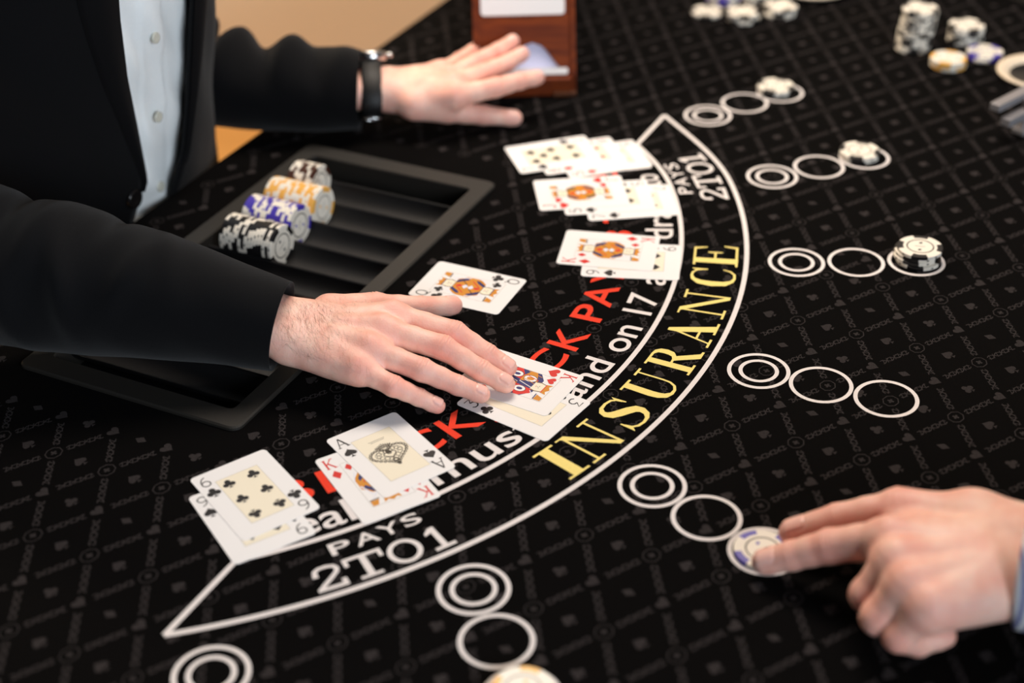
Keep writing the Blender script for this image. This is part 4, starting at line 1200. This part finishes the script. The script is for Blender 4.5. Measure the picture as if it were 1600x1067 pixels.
def jacket_mesh():
    v = []; f = []; nt_ = 110
    def wv(th, z): return 1.8 * math.sin(th * 5 + z * .022) + 1.2 * math.sin(z * .05 + th * 9)
    for i in range(NZ + 1):
        z = zlo + (zhi - zlo) * i / NZ
        a0 = y_to_th(open_r(z), z, 12); a1 = y_to_th(open_l(z), z, 12) + 2 * math.pi
        for off in (12, 7):
            for k in range(nt_ + 1):
                th = a0 + (a1 - a0) * k / nt_
                e_ = min(1, min(k, nt_ - k) / 6)
                v.append(Lw(*torso_pt(th, z, off + wv(th, z) * e_ + (1 - e_) * 3)))
    m = nt_ + 1
    for i in range(NZ):
        a, b = i * 2 * m, (i + 1) * 2 * m
        for k in range(nt_):
            f.append((a + k, a + k + 1, b + k + 1, b + k)); f.append((a + m + k, b + m + k, b + m + k + 1, a + m + k + 1))
        f.append((a, b, b + m, a + m)); f.append((a + nt_, a + m + nt_, b + m + nt_, b + nt_))
    # close the shoulders with a yoke
    top = NZ * 2 * m
    cidx = len(v); v.append(Lw(trunk_cx(430) - 10, 50, 452))
    for k in range(nt_): f.append((top + k, top + k + 1, cidx))
    return pymesh('jacket', v, f, M['suit'], True)
jacket = under('jacket', jacket_mesh(), dealer)
def ltag(name, me): o = link(name, me, jacket); return o
# lapels: folded strips along both front edges
for sd, fn_ in ((-1, open_l), (1, open_r)):
    v = []; f = []; rows = 40
    for i in range(rows + 1):
        z = 30 + 330 * i / rows; t = i / rows
        wd = 6 + 34 * min(1, t * 1.5)
        y0 = fn_(z) - sd * 1.5
        for k in range(7):
            u = k / 6; y = y0 + sd * wd * u
            th = y_to_th(y, z, 12); p = torso_pt(th, z, 15.2 + 3.5 * math.sin(math.pi * u) + 1.0 * (1 - u))
            v.append(Lw(*p))
        y = y0 + sd * wd
        v.append(Lw(*torso_pt(y_to_th(y, z, 12), z, 11)))
    for i in range(rows):
        for k in range(7): f.append((i * 8 + k, i * 8 + k + 1, (i + 1) * 8 + k + 1, (i + 1) * 8 + k))
    o = ltag('lapel', pymesh('lapel', v, f, M['lapel'], True))
z = 26; p = torso_pt(y_to_th(open_l(z) - 10, z, 12), z, 14.5)
v, f = lathe([(.0001, .0022), (.005, .002), (.0082, .0032), (.0098, .0024), (.0102, 0)], 24)
me = pymesh('jacket_button', [tuple(Matrix.Translation(Lw(*p)) @ rotm @ Vector(q)) for q in v], f, M['suit_button'], True)
ltag('jacket_button', me)

def st(x, y, z, rs, ru): return (*Lmm(x, y, z), rs, ru)
UP = math.pi / 2
r_items = [(290, UP, 1.0, 9, 22, 14), (330, UP - .6, .9, -9, 13, -12), (362, UP + .3, .9, 10, 16, 16), (395, UP - .9, .8, 9, 13, -16), (425, UP + .1, .8, -8, 10, 14), (452, UP - .5, .8, 8, 12, 18), (480, UP - 1.1, .7, 8, 10, -16), (505, UP + .3, .7, -5, 9, 12), (530, UP - .8, .7, 6, 10, 16), (555, UP - .2, .6, 4, 9, -14), (345, UP - 1.5, .7, 8, 14, 20), (440, UP - 1.6, .7, 7, 12, -18)]
o = tube('sleeve', [st(-60, -105, 400, 66, 66), st(-62, -165, 330, 70, 70), st(-58, -232, 215, 66, 68), st(-34, -254, 128, 64, 64), st(36, -232, 92, 64, 62), st(112, -201, 74, 60, 57), st(190, -174, 59, 48, 46), st(262, -152, 43, 39, 34)], jacket, M['suit'], folds(r_items), 72, 20, floor_z=4.2, cap=True)
l_items = [(300, UP + .5, 1.2, 10, 14, 6), (340, UP + .5, 1.2, 11, 16, 6), (372, UP, 1.2, -9, 11, -8), (400, UP, 1.2, 13, 15, 8), (432, UP + .2, 1.1, -9, 11, -10), (460, UP, 1.0, 11, 14, 8), (488, UP - .3, 1.0, -5, 10, -8), (515, UP - .2, .9, 5, 13, 8)]
o = tube('sleeve', [st(-55, 165, 380, 70, 70), st(-85, 190, 295, 68, 68), st(-114, 200, 175, 62, 62), st(-122, 202, 98, 56, 56), st(-88, 206, 60, 52, 48), st(-38, 217, 51, 48, 45), st(22, 240, 47, 46, 43), st(84, 269, 43, 41, 38)], jacket, M['suit'], folds(l_items), 72, 20, floor_z=1.5, cap=True)
# four glossy buttons under the right cuff
for bx_, by_ in ((-284, 1067), (-269, 1064), (-255, 1060), (-232, 1057)):
    v, f = lathe([(.0001, .0026), (.004, .0024), (.0066, .0034), (.0078, .0026), (.008, 0)], 20)
    d_ = Vector((-.25, -.85, .25)).normalized().to_track_quat('Z', 'X').to_matrix().to_4x4()
    link('sleeve_button', pymesh('sleeve_button', [tuple(Matrix.Translation(V(bx_, by_, 14)) @ d_ @ Vector(q)) for q in v], f, M['suit_button'], True), jacket)
for s in (-1, 1):
    o = tube('trouser_leg', [st(-140, 50 + 72 * s, -190, 86, 86), st(-150, 50 + 76 * s, -420, 74, 74), st(-160, 50 + 84 * s, -740, 66, 66)], dealer, M['trousers'], None, 32, 6)
    o.matrix_parent_inverse = Matrix.Translation(dealer.location).inverted()
    v = []; f = []
    prof = [(-190, 36, 60), (-150, 42, 68), (-90, 46, 56), (-20, 48, 44), (20, 42, 36), (52, 22, 24)]
    for x, wd, hh in prof:
        for k in range(16):
            a = 2 * math.pi * k / 16; v.append(Lw(x, 50 + 88 * s + wd * math.cos(a), -779.5 + hh / 2 + hh / 2 * math.sin(a)))
    for i in range(len(prof) - 1):
        for k in range(16): f.append((i * 16 + k, i * 16 + (k + 1) % 16, (i + 1) * 16 + (k + 1) % 16, (i + 1) * 16 + k))
    f += [tuple(range(16))[::-1], tuple(range((len(prof) - 1) * 16, len(prof) * 16))]
    under('shoe', pymesh('shoe', v, f, M['shoe_leather'], True), dealer)
# ------------------------------------------------------------------ wristwatch on the left wrist
wc = np.array((-142, 1518.5, 41.5)); wax = unit(np.array((-126, 1520, 40)) - np.array((-220, 1511, 47)))
wup = unit(np.array((-.05, -.35, 1)) - wax * (np.array((-.05, -.35, 1)) @ wax)); wsd = np.cross(wax, wup)
watch = empty('wristwatch', V(*wc)); watch.parent = dealer; watch.matrix_parent_inverse = Matrix.Translation(dealer.location).inverted()
tag(watch, 'black leather strap watch with a steel case')
def wpt(a, s, r): return wc + wsd * (34.5 + r) * math.cos(a) + wup * (22.5 + r) * math.sin(a) + wax * s
v = []; f = []; n = 72
pf = [(-10.5, 0), (-10.5, 2.6), (-9, 3.6), (9, 3.6), (10.5, 2.6), (10.5, 0)]
for k in range(n):
    a = 2 * math.pi * k / n
    for s, r in pf: v.append(V(*wpt(a, s, r)))
for k in range(n):
    for j in range(6): f.append((k * 6 + j, ((k + 1) % n) * 6 + j, ((k + 1) % n) * 6 + (j + 1) % 6, k * 6 + (j + 1) % 6))
def wpart(name, me):
    o = link(name, me, watch); o.matrix_parent_inverse = Matrix.Translation(V(*wc)).inverted(); return o
wpart('strap', pymesh('strap', v, f, M['strap'], True))
def wcase(ang, prof, name, m, seg=40, sc=(1, 1), shift=0):
    c = wpt(ang, shift, 0); nn = unit(wsd * math.cos(ang) / 34.5 + wup * math.sin(ang) / 22.5); tt = np.cross(wax, nn)
    v, f = lathe(prof, seg); vv = [V(*(c + wax * x * 1000 * sc[0] + tt * y * 1000 * sc[1] + nn * z_ * 1000)) for x, y, z_ in v]
    wpart(name, pymesh(name, vv, f, m, True))
sA = math.radians(148) if (wsd @ np.array((0, -1, 0))) > 0 else math.radians(32)
wcase(sA, [(.0001, .0), (.0175, 0), (.0185, .002), (.0185, .007), (.0165, .0095), (.0158, .0092)], 'case', M['steel'])
wcase(sA, [(.0001, .0096), (.010, .0095), (.0158, .0088)], 'watch_glass', M['glass'])
wcase(sA, [(.0001, .004), (.0034, .004), (.0034, .0085), (.0001, .0085)], 'crown', M['steel'], 20, shift=20.5)
bA = math.radians(-20) if (wsd @ np.array((0, -1, 0))) > 0 else math.radians(200)
wcase(bA, [(.006, .003), (.0098, .003), (.0102, .0045), (.0098, .006), (.006, .006)], 'buckle', M['steel'], 24, sc=(1.05, .55))

# ------------------------------------------------------------------ the player
player = empty('person', V(560, 430, -780))
tag(player, 'person reaching in from the right pressing a finger on a blue chip', 'person')
pl = dict(up=(-.25, -.25, 1), wrist=(322, 744, 50), forearm=(428, 690, 62), fingers={
    'index': [(240, 764, 54), (207, 780, 35), (184, 787.5, 21), (167, 792, 12.8)],
    'thumb': [(303, 788, 46), (257, 806, 44), (219, 813, 29), (190, 817, 16.5)],
    'middle': [(240, 743, 54), (224, 738, 30), (240, 747, 17), (258, 750, 20)],
    'ring': [(243, 722, 52), (226, 718, 29), (241, 726, 15), (260, 731, 18)],
    'pinky': [(252, 706, 48), (236, 704, 26), (251, 710, 14), (268, 714, 16)]},
    extra=[((303, 790, 46), (352, 762, 53), 18, 17, 14), ((318, 760, 50), (300, 785, 46), 18, 17, 12), ((300, 735, 50), (262, 775, 46), 18, 14, 12)],
    finger_up={'thumb': (-.2, .1, 1), 'index': (-.2, -.3, 1), 'middle': (-1, -.2, 0), 'ring': (-1, -.2, 0), 'pinky': (-1, -.2, 0)})
def coarse_player():
    F = Field((330, 120, -200), (960, 800, 760), 12)
    F.prim((400, 705, 60), (545, 560, 110), 24, 36, 12); F.prim((545, 560, 115), (600, 470, 215), 38, 42, 15); F.prim((600, 470, 215), (638, 405, 300), 42, 40, 15)
    F.prim((700, 330, -150), (690, 340, 300), 110, 120, 30); F.prim((655, 370, 320), (735, 305, 320), 42, 42, 30); F.prim((690, 340, 370), (689, 342, 400), 50, 48, 20)
    v, q = F.mesh(); z = np.zeros(len(v)); return v, q, z, z
hp_, Hp = head((688, 344), (-.72, .69), 452)
under('body', body_mesh('player_body', [build_hand(pl, 1.0, 1.2), coarse_player(), hp_]), player)
head_parts(player, Hp, 'player')
M['stripe'] = None
def stripe_mat():
    m, nt, b = new_mat('striped_shirt')
    tc = nt.nodes.new('ShaderNodeTexCoord'); wv = nt.nodes.new('ShaderNodeTexWave'); wv.inputs['Scale'].default_value = 45; wv.bands_direction = 'X'
    r = nt.nodes.new('ShaderNodeValToRGB'); r.color_ramp.elements[0].color = lin(96, 104, 160); r.color_ramp.elements[1].color = lin(226, 230, 236)
    r.color_ramp.elements[0].position = .25; r.color_ramp.elements[1].position = .4
    nt.links.new(tc.outputs['Object'], wv.inputs['Vector']); nt.links.new(wv.outputs['Fac'], r.inputs[0]); nt.links.new(r.outputs[0], b.inputs['Base Color'])
    b.inputs['Roughness'].default_value = .85
    return m
M['stripe'] = stripe_mat()
sh = tube('shirt', [(700, 335, -160, 150, 150), (695, 338, 100, 155, 150), (690, 340, 300, 160, 150), (690, 342, 400, 90, 90)], player, M['stripe'], None, 48, 8, cap=True)
sh.matrix_parent_inverse = Matrix.Translation(player.location).inverted()
tube('sleeve', [(650, 385, 340, 70, 70), (600, 470, 215, 66, 66), (545, 560, 115, 58, 58), (470, 640, 84, 52, 52), (372, 716, 57, 48, 45), (323, 742, 51, 47, 42)], sh, M['stripe'], folds([(120, 1, 1, 5, 14, 6), (200, 1.5, 1, 5, 14, -8), (260, 2, 1, 4, 10, 8)]), 56, 12, floor_z=3)

for q_, (lx, ly) in enumerate(((650, 300), (742, 372))):
    o = tube('trouser_leg', [(lx, ly, -130, 88, 88), (lx, ly, -420, 76, 76), (lx, ly, -778, 62, 62)], player, M['trousers'], None, 32, 6)
    o.matrix_parent_inverse = Matrix.Translation(player.location).inverted()
